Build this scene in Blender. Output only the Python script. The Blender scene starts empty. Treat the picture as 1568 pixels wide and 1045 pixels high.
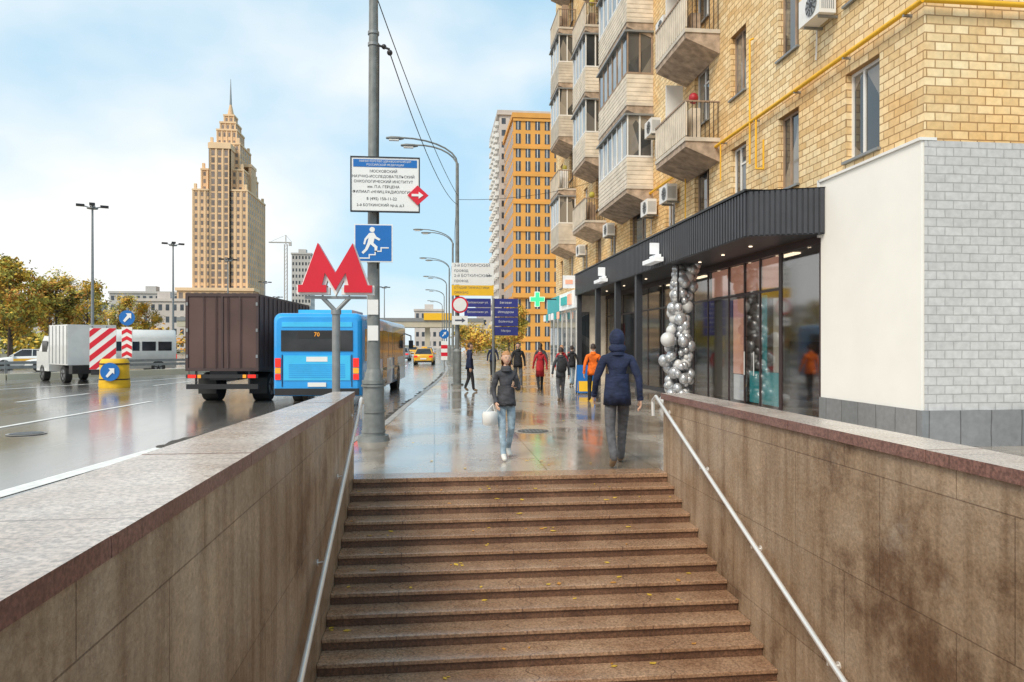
import bpy, bmesh, math, random
from mathutils import Vector, Matrix, noise
random.seed(7)
S = bpy.context.scene
R = math.radians

# ------------------------------------------------------------------ materials
def newmat(name):
    m = bpy.data.materials.new(name); m.use_nodes = True
    nt = m.node_tree; b = nt.nodes['Principled BSDF']
    return m, nt, b
def N(nt, t, **kw):
    n = nt.nodes.new(t)
    for k, v in kw.items(): setattr(n, k, v)
    return n
def L(nt, a, b): nt.links.new(a, b)
def ramp(nt, src, stops):
    r = N(nt, 'ShaderNodeValToRGB'); e = r.color_ramp.elements
    while len(e) < len(stops): e.new(0.5)
    for i, (p, c) in enumerate(stops):
        e[i].position = p; e[i].color = (c[0], c[1], c[2], 1) if hasattr(c, '__len__') else (c, c, c, 1)
    L(nt, src, r.inputs[0]); return r.outputs[0]
def mix(nt, fac, a, b, mode='MIX'):
    m = N(nt, 'ShaderNodeMix', data_type='RGBA', blend_type=mode)
    for sock, v in ((m.inputs[0], fac), (m.inputs[6], a), (m.inputs[7], b)):
        if hasattr(v, 'is_linked'): L(nt, v, sock)
        elif hasattr(v, '__len__'): sock.default_value = (v[0], v[1], v[2], 1)
        else: sock.default_value = v
    return m.outputs[2]
def objco(nt, scale=(1, 1, 1)):
    tc = N(nt, 'ShaderNodeTexCoord'); mp = N(nt, 'ShaderNodeMapping')
    mp.inputs['Scale'].default_value = scale
    L(nt, tc.outputs['Object'], mp.inputs[0]); return mp.outputs[0]
def noisetex(nt, vec, sc, det=4, rough=0.55):
    n = N(nt, 'ShaderNodeTexNoise'); n.inputs['Scale'].default_value = sc
    n.inputs['Detail'].default_value = det; n.inputs['Roughness'].default_value = rough
    if vec: L(nt, vec, n.inputs['Vector'])
    return n.outputs[0]
def bump(nt, b, h, st, dist=0.02):
    bp = N(nt, 'ShaderNodeBump'); bp.inputs['Strength'].default_value = st; bp.inputs['Distance'].default_value = dist
    L(nt, h, bp.inputs['Height']); L(nt, bp.outputs[0], b.inputs['Normal'])
def plain(name, col, rough=0.5, metal=0.0, var=0.12, sc=3.0, emit=0, coat=0):
    m, nt, b = newmat(name)
    v = noisetex(nt, objco(nt), sc, 4)
    c = mix(nt, ramp(nt, v, [(0.3, 0), (0.7, 1)]), [x * (1 - var) for x in col], [min(1, x * (1 + var)) for x in col])
    L(nt, c, b.inputs['Base Color'])
    b.inputs['Roughness'].default_value = rough; b.inputs['Metallic'].default_value = metal
    if coat: b.inputs['Coat Weight'].default_value = coat
    if emit:
        b.inputs['Emission Color'].default_value = (*col, 1); b.inputs['Emission Strength'].default_value = emit
    return m
def wallvec(nt):
    # (x+y, z): real-size courses on axis aligned walls
    tc = N(nt, 'ShaderNodeTexCoord'); s = N(nt, 'ShaderNodeSeparateXYZ'); L(nt, tc.outputs['Object'], s.inputs[0])
    a = N(nt, 'ShaderNodeMath', operation='ADD'); L(nt, s.outputs[0], a.inputs[0]); L(nt, s.outputs[1], a.inputs[1])
    c = N(nt, 'ShaderNodeCombineXYZ'); L(nt, a.outputs[0], c.inputs[0]); L(nt, s.outputs[2], c.inputs[1])
    return c.outputs[0], tc.outputs['Object']
def brickmat(name, c1, c2, mort, bw, rh, ms, stain, rough=0.85, bst=0.5):
    m, nt, b = newmat(name)
    v, o = wallvec(nt)
    nz = N(nt, 'ShaderNodeTexNoise'); nz.inputs['Scale'].default_value = 3.0; L(nt, v, nz.inputs['Vector'])
    va = N(nt, 'ShaderNodeVectorMath', operation='MULTIPLY_ADD')
    L(nt, nz.outputs[1], va.inputs[0]); va.inputs[1].default_value = (0.03, 0.02, 0); L(nt, v, va.inputs[2])
    t = N(nt, 'ShaderNodeTexBrick'); L(nt, va.outputs[0], t.inputs['Vector'])
    t.inputs['Scale'].default_value = 1; t.inputs['Brick Width'].default_value = bw; t.inputs['Row Height'].default_value = rh
    t.inputs['Mortar Size'].default_value = ms; t.inputs['Mortar Smooth'].default_value = 0.3; t.inputs['Bias'].default_value = 0.1
    t.inputs['Color1'].default_value = (*c1, 1); t.inputs['Color2'].default_value = (*c2, 1); t.inputs['Mortar'].default_value = (*mort, 1)
    big = ramp(nt, noisetex(nt, o, 0.35, 5), [(0.42, 0), (0.62, 1)])
    c = mix(nt, big, t.outputs[0], stain, 'MULTIPLY')
    fine = ramp(nt, noisetex(nt, o, 9, 4), [(0.25, 0.84), (0.7, 1.08)])
    c = mix(nt, 1.0, c, fine, 'MULTIPLY')
    L(nt, c, b.inputs['Base Color']); b.inputs['Roughness'].default_value = rough
    inv = N(nt, 'ShaderNodeMath', operation='SUBTRACT'); inv.inputs[0].default_value = 1; L(nt, t.outputs[1], inv.inputs[1])
    ad = N(nt, 'ShaderNodeMath', operation='MULTIPLY_ADD'); L(nt, noisetex(nt, o, 25, 3), ad.inputs[0]); ad.inputs[1].default_value = 0.4; L(nt, inv.outputs[0], ad.inputs[2])
    bump(nt, b, ad.outputs[0], bst, 0.02)
    return m

M = {}
M['brick'] = brickmat('brick_yellow', (0.72, 0.50, 0.24), (0.92, 0.75, 0.47), (0.42, 0.26, 0.12), 0.30, 0.145, 0.012, (1.0, 0.82, 0.60))
M['brickgrey'] = brickmat('brick_painted_grey', (0.56, 0.55, 0.55), (0.62, 0.61, 0.61), (0.42, 0.41, 0.41), 0.30, 0.145, 0.010, (0.94, 0.94, 0.93), 0.6)
M['render'] = plain('white_render', (0.88, 0.86, 0.81), 0.8, var=0.025, sc=1.2)
M['plinth'] = brickmat('plinth_tile', (0.22, 0.23, 0.24), (0.27, 0.27, 0.28), (0.12, 0.12, 0.12), 0.55, 0.62, 0.012, (0.8, 0.8, 0.8), 0.5, 0.2)
M['anthracite'] = plain('anthracite_cladding', (0.050, 0.052, 0.062), 0.45, 0.2)
M['darkmetal'] = plain('dark_metal', (0.035, 0.033, 0.035), 0.4, 0.4)
M['brownframe'] = plain('brown_frame', (0.05, 0.03, 0.03), 0.4)
M['concrete'] = plain('balcony_concrete', (0.58, 0.52, 0.44), 0.85, var=0.2, sc=2.0)
M['balcony'] = plain('balcony_panel', (0.72, 0.64, 0.53), 0.8, var=0.18, sc=2.5)
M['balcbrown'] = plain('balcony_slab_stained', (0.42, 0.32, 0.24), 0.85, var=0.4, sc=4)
M['whitepvc'] = plain('white_pvc', (0.80, 0.79, 0.77), 0.4, var=0.04)
M['oldwood'] = plain('old_wood_frame', (0.34, 0.24, 0.17), 0.7, var=0.25)
M['gaspipe'] = plain('yellow_gas_pipe', (0.84, 0.46, 0.015), 0.45)
M['galv'] = plain('galvanised_grey', (0.26, 0.27, 0.275), 0.45, 0.3, var=0.15, sc=6)
M['polegrey'] = plain('painted_pole_grey', (0.20, 0.21, 0.205), 0.45, 0.1, var=0.25, sc=5)
M['steel'] = plain('stainless_rail', (0.82, 0.80, 0.77), 0.3, 0.45, var=0.06)
M['black'] = plain('black_rubber', (0.02, 0.02, 0.02), 0.7)
M['white'] = plain('white_paint', (0.80, 0.80, 0.79), 0.4, var=0.03)
M['red'] = plain('metro_red', (0.66, 0.006, 0.024), 0.35, var=0.05, coat=0.2)
M['signblue'] = plain('sign_blue', (0.006, 0.14, 0.46), 0.4, var=0.04)
M['signnavy'] = plain('sign_navy', (0.035, 0.045, 0.26), 0.4, var=0.04)
M['signyellow'] = plain('sign_yellow', (0.85, 0.50, 0.02), 0.4, var=0.04)
M['textgrey'] = plain('sign_text', (0.08, 0.09, 0.13), 0.5)
M['busblue'] = plain('bus_blue', (0.012, 0.33, 0.80), 0.3, var=0.10, sc=1.5, coat=0.6)
M['buslight'] = plain('bus_light_blue', (0.04, 0.50, 0.86), 0.3, var=0.06, coat=0.6)
M['truckbox'] = plain('truck_tarpaulin', (0.095, 0.050, 0.043), 0.55, var=0.25, sc=0.8)
M['truckrib'] = plain('truck_box_frame', (0.065, 0.038, 0.036), 0.5)
M['taillight'] = plain('tail_light', (0.75, 0.02, 0.01), 0.25, emit=0.6)
M['amber'] = plain('amber_light', (0.9, 0.35, 0.02), 0.25, emit=0.3)
M['carwhite'] = plain('car_white', (0.72, 0.72, 0.71), 0.3, var=0.05, coat=0.7)
M['caryellow'] = plain('taxi_yellow', (0.80, 0.42, 0.02), 0.3, var=0.05, coat=0.7)
M['carsilver'] = plain('car_silver', (0.35, 0.36, 0.38), 0.3, 0.5, coat=0.7)
M['cardark'] = plain('car_dark', (0.03, 0.035, 0.045), 0.25, 0.2, coat=0.7)
M['yellowplastic'] = plain('yellow_plastic', (0.85, 0.50, 0.02), 0.5)
M['orangeface'] = plain('orange_cladding', (0.74, 0.35, 0.075), 0.75, var=0.1, sc=0.2)
M['paleface'] = plain('pale_cladding', (0.56, 0.50, 0.46), 0.8, var=0.15, sc=0.2)
M['tan'] = plain('tower_tan', (0.70, 0.46, 0.27), 0.8, var=0.12, sc=0.12)
M['tanlight'] = plain('tower_tan_light', (0.78, 0.55, 0.34), 0.8, var=0.1, sc=0.12)
M['towerwin'] = plain('tower_window', (0.20, 0.16, 0.14), 0.3, var=0.4, sc=0.3)
M['greyblock'] = plain('grey_block', (0.48, 0.46, 0.44), 0.85, var=0.12, sc=0.1)
M['bridge'] = plain('bridge_concrete', (0.50, 0.46, 0.36), 0.8, var=0.1, sc=0.4)
M['pink'] = plain('pink_banner', (0.80, 0.38, 0.26), 0.6, var=0.12, sc=1.5, emit=0.45)  # emission is added shop light, so the banner shows in the dim interior
M['teal'] = plain('teal_panel', (0.03, 0.34, 0.36), 0.5, emit=0.25)  # slight self-glow brightens the panels in place of shop lighting
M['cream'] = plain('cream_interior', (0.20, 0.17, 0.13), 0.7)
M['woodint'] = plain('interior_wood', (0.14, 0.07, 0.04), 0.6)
M['greenled'] = plain('green_led', (0.03, 0.85, 0.16), 0.4, emit=2.0)
M['whitelit'] = plain('lit_sign_white', (0.85, 0.87, 0.9), 0.4, emit=0.15)
M['warmlamp'] = plain('shop_lamp', (1.0, 0.8, 0.55), 0.4, emit=3)
M['redposter'] = plain('red_poster', (0.35, 0.01, 0.02), 0.5)
M['skin'] = plain('skin', (0.62, 0.38, 0.27), 0.5, var=0.06)
M['hairfair'] = plain('hair_fair', (0.46, 0.22, 0.09), 0.6, var=0.3, sc=30)
M['hairdark'] = plain('hair_dark', (0.04, 0.025, 0.02), 0.6, var=0.3, sc=30)
def cloth(name, col):
    m, nt, b = newmat(name); o = objco(nt)
    c = mix(nt, ramp(nt, noisetex(nt, o, 9, 4), [(0.35, 0), (0.65, 1)]), [x * .7 for x in col], [min(1, x * 1.25) for x in col])
    L(nt, c, b.inputs['Base Color']); b.inputs['Roughness'].default_value = .85
    mp = N(nt, 'ShaderNodeMapping'); mp.inputs['Scale'].default_value = (7, 7, 14); L(nt, o, mp.inputs[0])
    bump(nt, b, noisetex(nt, mp.outputs[0], 1.0, 3, .5), 0.9, 0.03); return m
M['navy'] = cloth('navy_jacket', (0.014, 0.022, 0.060))
M['greytrouser'] = cloth('grey_trousers', (0.10, 0.10, 0.11))
M['jeans'] = cloth('light_jeans', (0.32, 0.42, 0.50))
M['darkjacket'] = cloth('charcoal_jacket', (0.06, 0.06, 0.07))
M['redcoat'] = cloth('red_coat', (0.45, 0.02, 0.03))
M['orangejacket'] = cloth('orange_jacket', (0.80, 0.15, 0.01))
M['blackcloth'] = cloth('black_cloth', (0.022, 0.022, 0.026))
M['shoe'] = plain('shoe', (0.22, 0.15, 0.09), 0.7)
M['shoewhite'] = plain('shoe_white', (0.7, 0.68, 0.64), 0.6)
M['lip'] = plain('lips', (0.45, 0.12, 0.10), 0.5)
M['silver'] = plain('silver_balloon', (0.50, 0.51, 0.53), 0.27, 0.55, var=0.3, sc=6)
M['pearl'] = plain('white_balloon', (0.62, 0.62, 0.62), 0.3, var=0.1, coat=0.4)
M['bark'] = plain('bark', (0.09, 0.065, 0.05), 0.9, var=0.3, sc=8)
M['leafy'] = plain('leaf_yellow', (0.66, 0.42, 0.05), 0.7, var=0.3, sc=2)
M['leafg'] = plain('leaf_green', (0.42, 0.36, 0.06), 0.7, var=0.3, sc=2)
M['leafo'] = plain('leaf_orange', (0.55, 0.24, 0.04), 0.7, var=0.3, sc=2)
M['leafd'] = plain('leaf_dark', (0.20, 0.18, 0.04), 0.7, var=0.3, sc=2)
M['winbg'] = plain('window_dark', (0.06, 0.07, 0.085), 0.12, var=0.6, sc=0.5)
M['kerb'] = plain('kerb_granite', (0.34, 0.31, 0.28), 0.4, var=0.3, sc=5)

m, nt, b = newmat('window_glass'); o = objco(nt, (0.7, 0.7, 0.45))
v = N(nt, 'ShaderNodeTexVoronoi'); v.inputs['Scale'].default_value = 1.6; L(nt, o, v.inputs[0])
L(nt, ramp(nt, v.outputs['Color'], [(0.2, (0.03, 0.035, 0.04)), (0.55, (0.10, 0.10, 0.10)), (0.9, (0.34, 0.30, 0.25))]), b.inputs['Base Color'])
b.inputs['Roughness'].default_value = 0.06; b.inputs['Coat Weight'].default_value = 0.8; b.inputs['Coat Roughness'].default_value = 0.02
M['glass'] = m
m, nt, b = newmat('vehicle_glass'); b.inputs['Roughness'].default_value = 0.08
n = noisetex(nt, objco(nt), 1.0); L(nt, ramp(nt, n, [(0.3, (0.01, 0.012, 0.015)), (0.7, (0.05, 0.05, 0.055))]), b.inputs['Base Color']); M['vglass'] = m
m, nt, b = newmat('shop_glass'); out = nt.nodes['Material Output']
tr = N(nt, 'ShaderNodeBsdfTransparent'); tr.inputs[0].default_value = (0.80, 0.82, 0.82, 1)
gl = N(nt, 'ShaderNodeBsdfGlossy'); gl.inputs['Roughness'].default_value = 0.06; gl.inputs[0].default_value = (0.6, 0.6, 0.6, 1)
lw = N(nt, 'ShaderNodeLayerWeight'); lw.inputs[0].default_value = 0.2
fm_ = N(nt, 'ShaderNodeMath', operation='MULTIPLY_ADD'); L(nt, lw.outputs[0], fm_.inputs[0]); fm_.inputs[1].default_value = 0.42; fm_.inputs[2].default_value = 0.04
ms = N(nt, 'ShaderNodeMixShader'); L(nt, fm_.outputs[0], ms.inputs[0]); L(nt, tr.outputs[0], ms.inputs[1]); L(nt, gl.outputs[0], ms.inputs[2]); L(nt, ms.outputs[0], out.inputs[0])
M['shopglass'] = m

# wet sidewalk
m, nt, b = newmat('wet_paving'); o = objco(nt)
t = N(nt, 'ShaderNodeTexBrick'); L(nt, o, t.inputs['Vector']); t.inputs['Scale'].default_value = 1
t.inputs['Brick Width'].default_value = 1.5; t.inputs['Row Height'].default_value = 1.5; t.inputs['Mortar Size'].default_value = 0.010; t.offset = 0
t.inputs['Color1'].default_value = (0.50, 0.43, 0.36, 1); t.inputs['Color2'].default_value = (0.43, 0.37, 0.31, 1); t.inputs['Mortar'].default_value = (0.19, 0.155, 0.12, 1)
pn = noisetex(nt, objco(nt, (1, 0.6, 1)), 0.55, 6, 0.6)
wet = ramp(nt, pn, [(0.44, 0), (0.56, 1)])
c = mix(nt, wet, t.outputs[0], (0.70, 0.65, 0.60), 'MULTIPLY')
c = mix(nt, 1.0, c, ramp(nt, noisetex(nt, o, 30, 4), [(0.3, 0.8), (0.7, 1.1)]), 'MULTIPLY')
L(nt, c, b.inputs['Base Color'])
L(nt, ramp(nt, wet, [(0, 0.30), (1, 0.08)]), b.inputs['Roughness'])
b.inputs['Specular IOR Level'].default_value = 0.7; b.inputs['Coat Weight'].default_value = 0.5; b.inputs['Coat Roughness'].default_value = 0.12
sb = N(nt, 'ShaderNodeMath', operation='MULTIPLY_ADD'); L(nt, noisetex(nt, o, 14, 4), sb.inputs[0]); sb.inputs[1].default_value = 0.3
iv = N(nt, 'ShaderNodeMath', operation='SUBTRACT'); iv.inputs[0].default_value = 1; L(nt, t.outputs[1], iv.inputs[1]); L(nt, iv.outputs[0], sb.inputs[2])
bump(nt, b, sb.outputs[0], 0.14, 0.01); M['paving'] = m
# wet asphalt
m, nt, b = newmat('wet_asphalt'); o = objco(nt)
pn = noisetex(nt, objco(nt, (1, 0.22, 1)), 0.4, 6, 0.6)
c = ramp(nt, pn, [(0.35, (0.24, 0.228, 0.21)), (0.65, (0.15, 0.14, 0.13))])
c = mix(nt, 1.0, c, ramp(nt, noisetex(nt, o, 60, 3), [(0.3, 0.75), (0.7, 1.2)]), 'MULTIPLY')
L(nt, c, b.inputs['Base Color']); L(nt, ramp(nt, pn, [(0.4, 0.34), (0.6, 0.14)]), b.inputs['Roughness']); b.inputs['Specular IOR Level'].default_value = 0.9
b.inputs['Coat Weight'].default_value = 0.9; b.inputs['Coat Roughness'].default_value = 0.14
bump(nt, b, noisetex(nt, o, 30, 3), 0.07, 0.01); M['asphalt'] = m
M['ground'] = plain('ground_earth', (0.18, 0.16, 0.11), 0.9, var=0.3, sc=0.15)
M['paint'] = plain('road_paint', (0.80, 0.79, 0.76), 0.4, var=0.15, sc=6)
M['dirt'] = plain('gutter_dirt', (0.07, 0.055, 0.04), 0.7, var=0.4, sc=8)

def stonewall():
    m, nt, b = newmat('stairwell_stone'); v, o = wallvec(nt)
    t = N(nt, 'ShaderNodeTexBrick'); L(nt, v, t.inputs['Vector']); t.inputs['Scale'].default_value = 1; t.offset = 0.37
    t.inputs['Brick Width'].default_value = 1.15; t.inputs['Row Height'].default_value = 0.78; t.inputs['Mortar Size'].default_value = 0.004
    t.inputs['Color1'].default_value = (0.45, 0.335, 0.235, 1); t.inputs['Color2'].default_value = (0.40, 0.29, 0.20, 1); t.inputs['Mortar'].default_value = (0.22, 0.15, 0.10, 1)
    big = ramp(nt, noisetex(nt, o, 0.8, 8, 0.72), [(0.36, (0.42, 0.33, 0.27)), (0.47, (0.9, 0.86, 0.8)), (0.56, (1, 1, 1)), (0.68, (1.28, 1.26, 1.2))])
    c = mix(nt, 1.0, t.outputs[0], big, 'MULTIPLY')
    mp = N(nt, 'ShaderNodeMapping'); mp.inputs['Scale'].default_value = (5, 5, 0.35); L(nt, o, mp.inputs[0])
    c = mix(nt, 0.8, c, ramp(nt, noisetex(nt, mp.outputs[0], 1.0, 5, 0.6), [(0.35, (0.55, 0.47, 0.40)), (0.55, (1, 1, 1))]), 'MULTIPLY')
    c = mix(nt, 0.9, c, ramp(nt, noisetex(nt, o, 40, 5, .7), [(0.3, 0.66), (0.7, 1.2)]), 'MULTIPLY')
    # pale lime patches
    c = mix(nt, ramp(nt, noisetex(nt, o, 1.7, 6, 0.7), [(0.60, 0), (0.72, 0.35)]), c, (0.55, 0.47, 0.38))
    L(nt, c, b.inputs['Base Color'])
    L(nt, ramp(nt, noisetex(nt, o, 1.3, 4), [(0.4, 0.62), (0.6, 0.30)]), b.inputs['Roughness'])
    bump(nt, b, noisetex(nt, o, 18, 6, 0.72), 0.7, 0.014); return m
M['stone'] = stonewall()
def granite(name, ca, cb, rough, jw, bs=.3):
    m, nt, b = newmat(name); v, o = wallvec(nt)
    c = ramp(nt, noisetex(nt, o, 1.6, 6, 0.65), [(0.3, ca), (0.7, cb)])
    c = mix(nt, 0.9, c, ramp(nt, noisetex(nt, o, 55, 3), [(0.35, 0.5), (0.65, 1.25)]), 'MULTIPLY')
    s = N(nt, 'ShaderNodeSeparateXYZ'); L(nt, o, s.inputs[0])
    if jw:
        ax, w = jw
        sw_ = noisetex(nt, objco(nt, (0, 3.63, 0)), 1.0, 0)
        ad = N(nt, 'ShaderNodeMath', operation='MULTIPLY_ADD'); L(nt, sw_, ad.inputs[0]); ad.inputs[1].default_value = .7 if ax == 0 else 0; L(nt, s.outputs[ax], ad.inputs[2])
        d = N(nt, 'ShaderNodeMath', operation='PINGPONG'); d.inputs[1].default_value = w / 2; L(nt, ad.outputs[0], d.inputs[0])
        c = mix(nt, ramp(nt, d.outputs[0], [(0.0, 1), (0.009, 0)]), c, (0.10, 0.055, 0.04))
    L(nt, c, b.inputs['Base Color']); L(nt, ramp(nt, noisetex(nt, o, 2.5, 4), [(0.35, rough + 0.2), (0.65, rough)]), b.inputs['Roughness'])
    b.inputs['Coat Weight'].default_value = 0.4; b.inputs['Coat Roughness'].default_value = rough
    bump(nt, b, noisetex(nt, o, 30, 5, 0.7), bs, 0.008); return m
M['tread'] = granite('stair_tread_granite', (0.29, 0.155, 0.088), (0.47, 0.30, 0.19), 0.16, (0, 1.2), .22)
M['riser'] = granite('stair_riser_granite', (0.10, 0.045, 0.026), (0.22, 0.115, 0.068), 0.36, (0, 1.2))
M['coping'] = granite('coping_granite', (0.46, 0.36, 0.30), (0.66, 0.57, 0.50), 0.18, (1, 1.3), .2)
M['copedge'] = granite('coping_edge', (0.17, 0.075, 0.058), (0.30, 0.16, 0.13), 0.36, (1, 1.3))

# ------------------------------------------------------------------ mesh builder
class MB:
    def __init__(s): s.v = []; s.f = []; s.m = []; s.s = []; s.mats = []; s.xf = Matrix()
    def mi(s, k):
        if k not in s.mats: s.mats.append(k)
        return s.mats.index(k)
    def add(s, vs, fs, k, smooth=False, xf=None):
        o = len(s.v); X = s.xf @ xf if xf is not None else s.xf
        s.v += [tuple(X @ Vector(p)) for p in vs]; i = s.mi(k)
        for f in fs: s.f.append([o + a for a in f]); s.m.append(i); s.s.append(smooth)
    def box(s, x0, x1, y0, y1, z0, z1, k, xf=None):
        vs = [(x0, y0, z0), (x1, y0, z0), (x1, y1, z0), (x0, y1, z0), (x0, y0, z1), (x1, y0, z1), (x1, y1, z1), (x0, y1, z1)]
        s.add(vs, [(0, 3, 2, 1), (4, 5, 6, 7), (0, 1, 5, 4), (1, 2, 6, 5), (2, 3, 7, 6), (3, 0, 4, 7)], k, False, xf)
    def cyl(s, p0, p1, r0, k, r1=None, n=14, xf=None):
        r1 = r0 if r1 is None else r1; p0 = Vector(p0); p1 = Vector(p1); d = (p1 - p0).normalized()
        a = d.orthogonal().normalized(); b2 = d.cross(a)
        ring = lambda p, r: [tuple(p + (a * math.cos(2 * math.pi * i / n) + b2 * math.sin(2 * math.pi * i / n)) * r) for i in range(n)]
        s.add(ring(p0, r0) + ring(p1, r1), [(i, (i + 1) % n, n + (i + 1) % n, n + i) for i in range(n)], k, True, xf)
        s.add(ring(p0, r0), [tuple(range(n))[::-1]], k, False, xf); s.add(ring(p1, r1), [tuple(range(n))], k, False, xf)
    def tube(s, pts, r, k, n=8):
        for a, b2 in zip(pts[:-1], pts[1:]): s.cyl(a, b2, r, k, n=n)
        for p in pts[1:-1]: s.ball(p, (r, r, r), k, n, 5)
    def ball(s, c, r, k, nu=14, nv=8, xf=None):
        vs = []; fs = []
        if not hasattr(r, '__len__'): r = (r, r, r)
        for j in range(nv + 1):
            t = math.pi * j / nv
            for i in range(nu):
                p = 2 * math.pi * i / nu
                vs.append((c[0] + r[0] * math.sin(t) * math.cos(p), c[1] + r[1] * math.sin(t) * math.sin(p), c[2] + r[2] * math.cos(t)))
        for j in range(nv):
            for i in range(nu):
                a = j * nu + i; b2 = j * nu + (i + 1) % nu
                fs.append((a, a + nu, b2 + nu, b2))
        s.add(vs, fs, k, True, xf)
    def prism(s, pts, y0, y1, k, kside=None, xf=None):   # pts in (x,z), extruded along y, front at y0
        n = len(pts); vs = [(p[0], y0, p[1]) for p in pts] + [(p[0], y1, p[1]) for p in pts]
        s.add(vs, [tuple(range(n)), tuple(range(n, 2 * n))[::-1]], k, False, xf)
        s.add(vs, [(i, i + n, (i + 1) % n + n, (i + 1) % n) for i in range(n)], kside or k, False, xf)
    def loft(s, rings, k, smooth=True, cap=True, xf=None):
        n = len(rings[0]); vs = [p for r in rings for p in r]; fs = []
        for j in range(len(rings) - 1):
            for i in range(n): fs.append((j * n + i, j * n + (i + 1) % n, (j + 1) * n + (i + 1) % n, (j + 1) * n + i))
        s.add(vs, fs, k, smooth, xf)
        if cap: s.add(rings[0], [tuple(range(n))[::-1]], k, False, xf); s.add(rings[-1], [tuple(range(n))], k, False, xf)
    def text(s, txt, size, k, mat, align='CENTER'):
        cu = bpy.data.curves.new('t', 'FONT'); cu.body = txt; cu.size = size; cu.align_x = align; cu.align_y = 'CENTER'; cu.resolution_u = 2
        ob = bpy.data.objects.new('t', cu); S.collection.objects.link(ob); bpy.context.view_layer.update()
        me = ob.evaluated_get(bpy.context.evaluated_depsgraph_get()).to_mesh()
        s.add([tuple(v.co) for v in me.vertices], [tuple(p.vertices) for p in me.polygons], k, False, mat)
        bpy.data.objects.remove(ob); bpy.data.curves.remove(cu)
    def finish(s, name, parent=None, bevel=0, fix=True):
        me = bpy.data.meshes.new(name); me.from_pydata(s.v, [], s.f)
        for k in s.mats: me.materials.append(M[k])
        me.polygons.foreach_set('material_index', s.m); me.polygons.foreach_set('use_smooth', s.s); me.update()
        if fix:
            bm = bmesh.new(); bm.from_mesh(me); bmesh.ops.recalc_face_normals(bm, faces=bm.faces); bm.to_mesh(me); bm.free()
        ob = bpy.data.objects.new(name, me); S.collection.objects.link(ob)
        if parent: ob.parent = parent
        if bevel:
            bm = bmesh.new(); bm.from_mesh(me); bmesh.ops.remove_doubles(bm, verts=bm.verts, dist=1e-4); bm.to_mesh(me); bm.free()
            md = ob.modifiers.new('b', 'BEVEL'); md.width = bevel; md.segments = 2; md.limit_method = 'ANGLE'; md.angle_limit = R(35)
        return ob
def empty(name):
    e = bpy.data.objects.new(name, None); S.collection.objects.link(e); return e
def face_cam(x, y, z, yaw=0):
    return Matrix.Translation((x, y, z)) @ Matrix.Rotation(yaw, 4, 'Z') @ Matrix.Rotation(R(90), 4, 'X')
def place(x, y, z=0, yaw=0, sc=1):
    return Matrix.Translation((x, y, z)) @ Matrix.Rotation(yaw, 4, 'Z') @ Matrix.Scale(sc, 4)

# ------------------------------------------------------------------ ground, road, pavement
RZ = -0.13
hx0, hx1, hy0, hy1 = -1.15, 3.15, -8.0, 9.1
g = MB(); B = 2500
for (x0, x1, y0, y1) in ((-B, hx0, -B, B), (hx1, B, -B, B), (hx0, hx1, -B, hy0), (hx0, hx1, hy1, B)):
    g.add([(x0, y0, -0.15), (x1, y0, -0.15), (x1, y1, -0.15), (x0, y1, -0.15)], [(0, 1, 2, 3)], 'ground')
g.finish('ground')
K = [(-60, -2.7), (-3, -2.6), (3, -2.35), (9.1, -1.8), (12.8, -1.5), (15.4, -1.12), (20, -0.85), (25.7, -0.45), (32, 0.0), (39, 0.42), (46, 0.7), (53, 0.85), (80, 0.95), (200, 1.0), (420, 1.0)]
def kx(y):
    for (a, xa), (b, xb) in zip(K[:-1], K[1:]):
        if a <= y <= b: return xa + (xb - xa) * (y - a) / (b - a)
    return 1.0
g = MB()
ys = sorted(set([k[0] for k in K]))
for a, b in zip(ys[:-1], ys[1:]):
    g.add([(-46, a, RZ), (kx(a), a, RZ), (kx(b), b, RZ), (-46, b, RZ)], [(0, 1, 2, 3)], 'asphalt')
g.finish('road')
g = MB()
ys = sorted(set([k[0] for k in K] + [-8.0, 9.1]))
for a, b in zip(ys[:-1], ys[1:]):
    xa, xb = kx(a) + 0.15, kx(b) + 0.15
    if b <= 9.11 and a >= -8.01:
        g.add([(xa, a, 0), (hx0, a, 0), (hx0, b, 0), (xb, b, 0)], [(0, 1, 2, 3)], 'paving')
        g.add([(hx1, a, 0), (40, a, 0), (40, b, 0), (hx1, b, 0)], [(0, 1, 2, 3)], 'paving')
    else:
        g.add([(xa, a, 0), (40, a, 0), (40, b, 0), (xb, b, 0)], [(0, 1, 2, 3)], 'paving')
g.finish('sidewalk')
g = MB()
for a, b in zip(K[:-1], K[1:]):
    (ya, xa), (yb, xb) = a, b
    g.add([(xa, ya, RZ), (xb, yb, RZ), (xb, yb, 0.006), (xa, ya, 0.006), (xa + .15, ya, 0.006), (xb + .15, yb, 0.006)], [(0, 1, 2, 3), (3, 2, 5, 4)], 'kerb')
g.finish('kerb')
g = MB()
def stripe(pts, w, k, z, dash=None):
    if dash:
        out = []
        for (xa, ya), (xb, yb) in zip(pts[:-1], pts[1:]):
            Ls = math.hypot(xb - xa, yb - ya); t = 0
            while t < Ls:
                u0 = t / Ls; u1 = min(1, (t + dash[0]) / Ls)
                out.append([(xa + (xb - xa) * u0, ya + (yb - ya) * u0), (xa + (xb - xa) * u1, ya + (yb - ya) * u1)]); t += dash[0] + dash[1]
    else: out = [[a, b] for a, b in zip(pts[:-1], pts[1:])]
    for a, b in out:
        g.add([(a[0] - w / 2, a[1], z), (a[0] + w / 2, a[1], z), (b[0] + w / 2, b[1], z), (b[0] - w / 2, b[1], z)], [(0, 1, 2, 3)], k)
stripe([(-6.9, -5), (-5.6, 6), (-5.0, 11), (-4.5, 15), (-3.9, 19)], 0.28, 'paint', RZ + 0.008)
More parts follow.
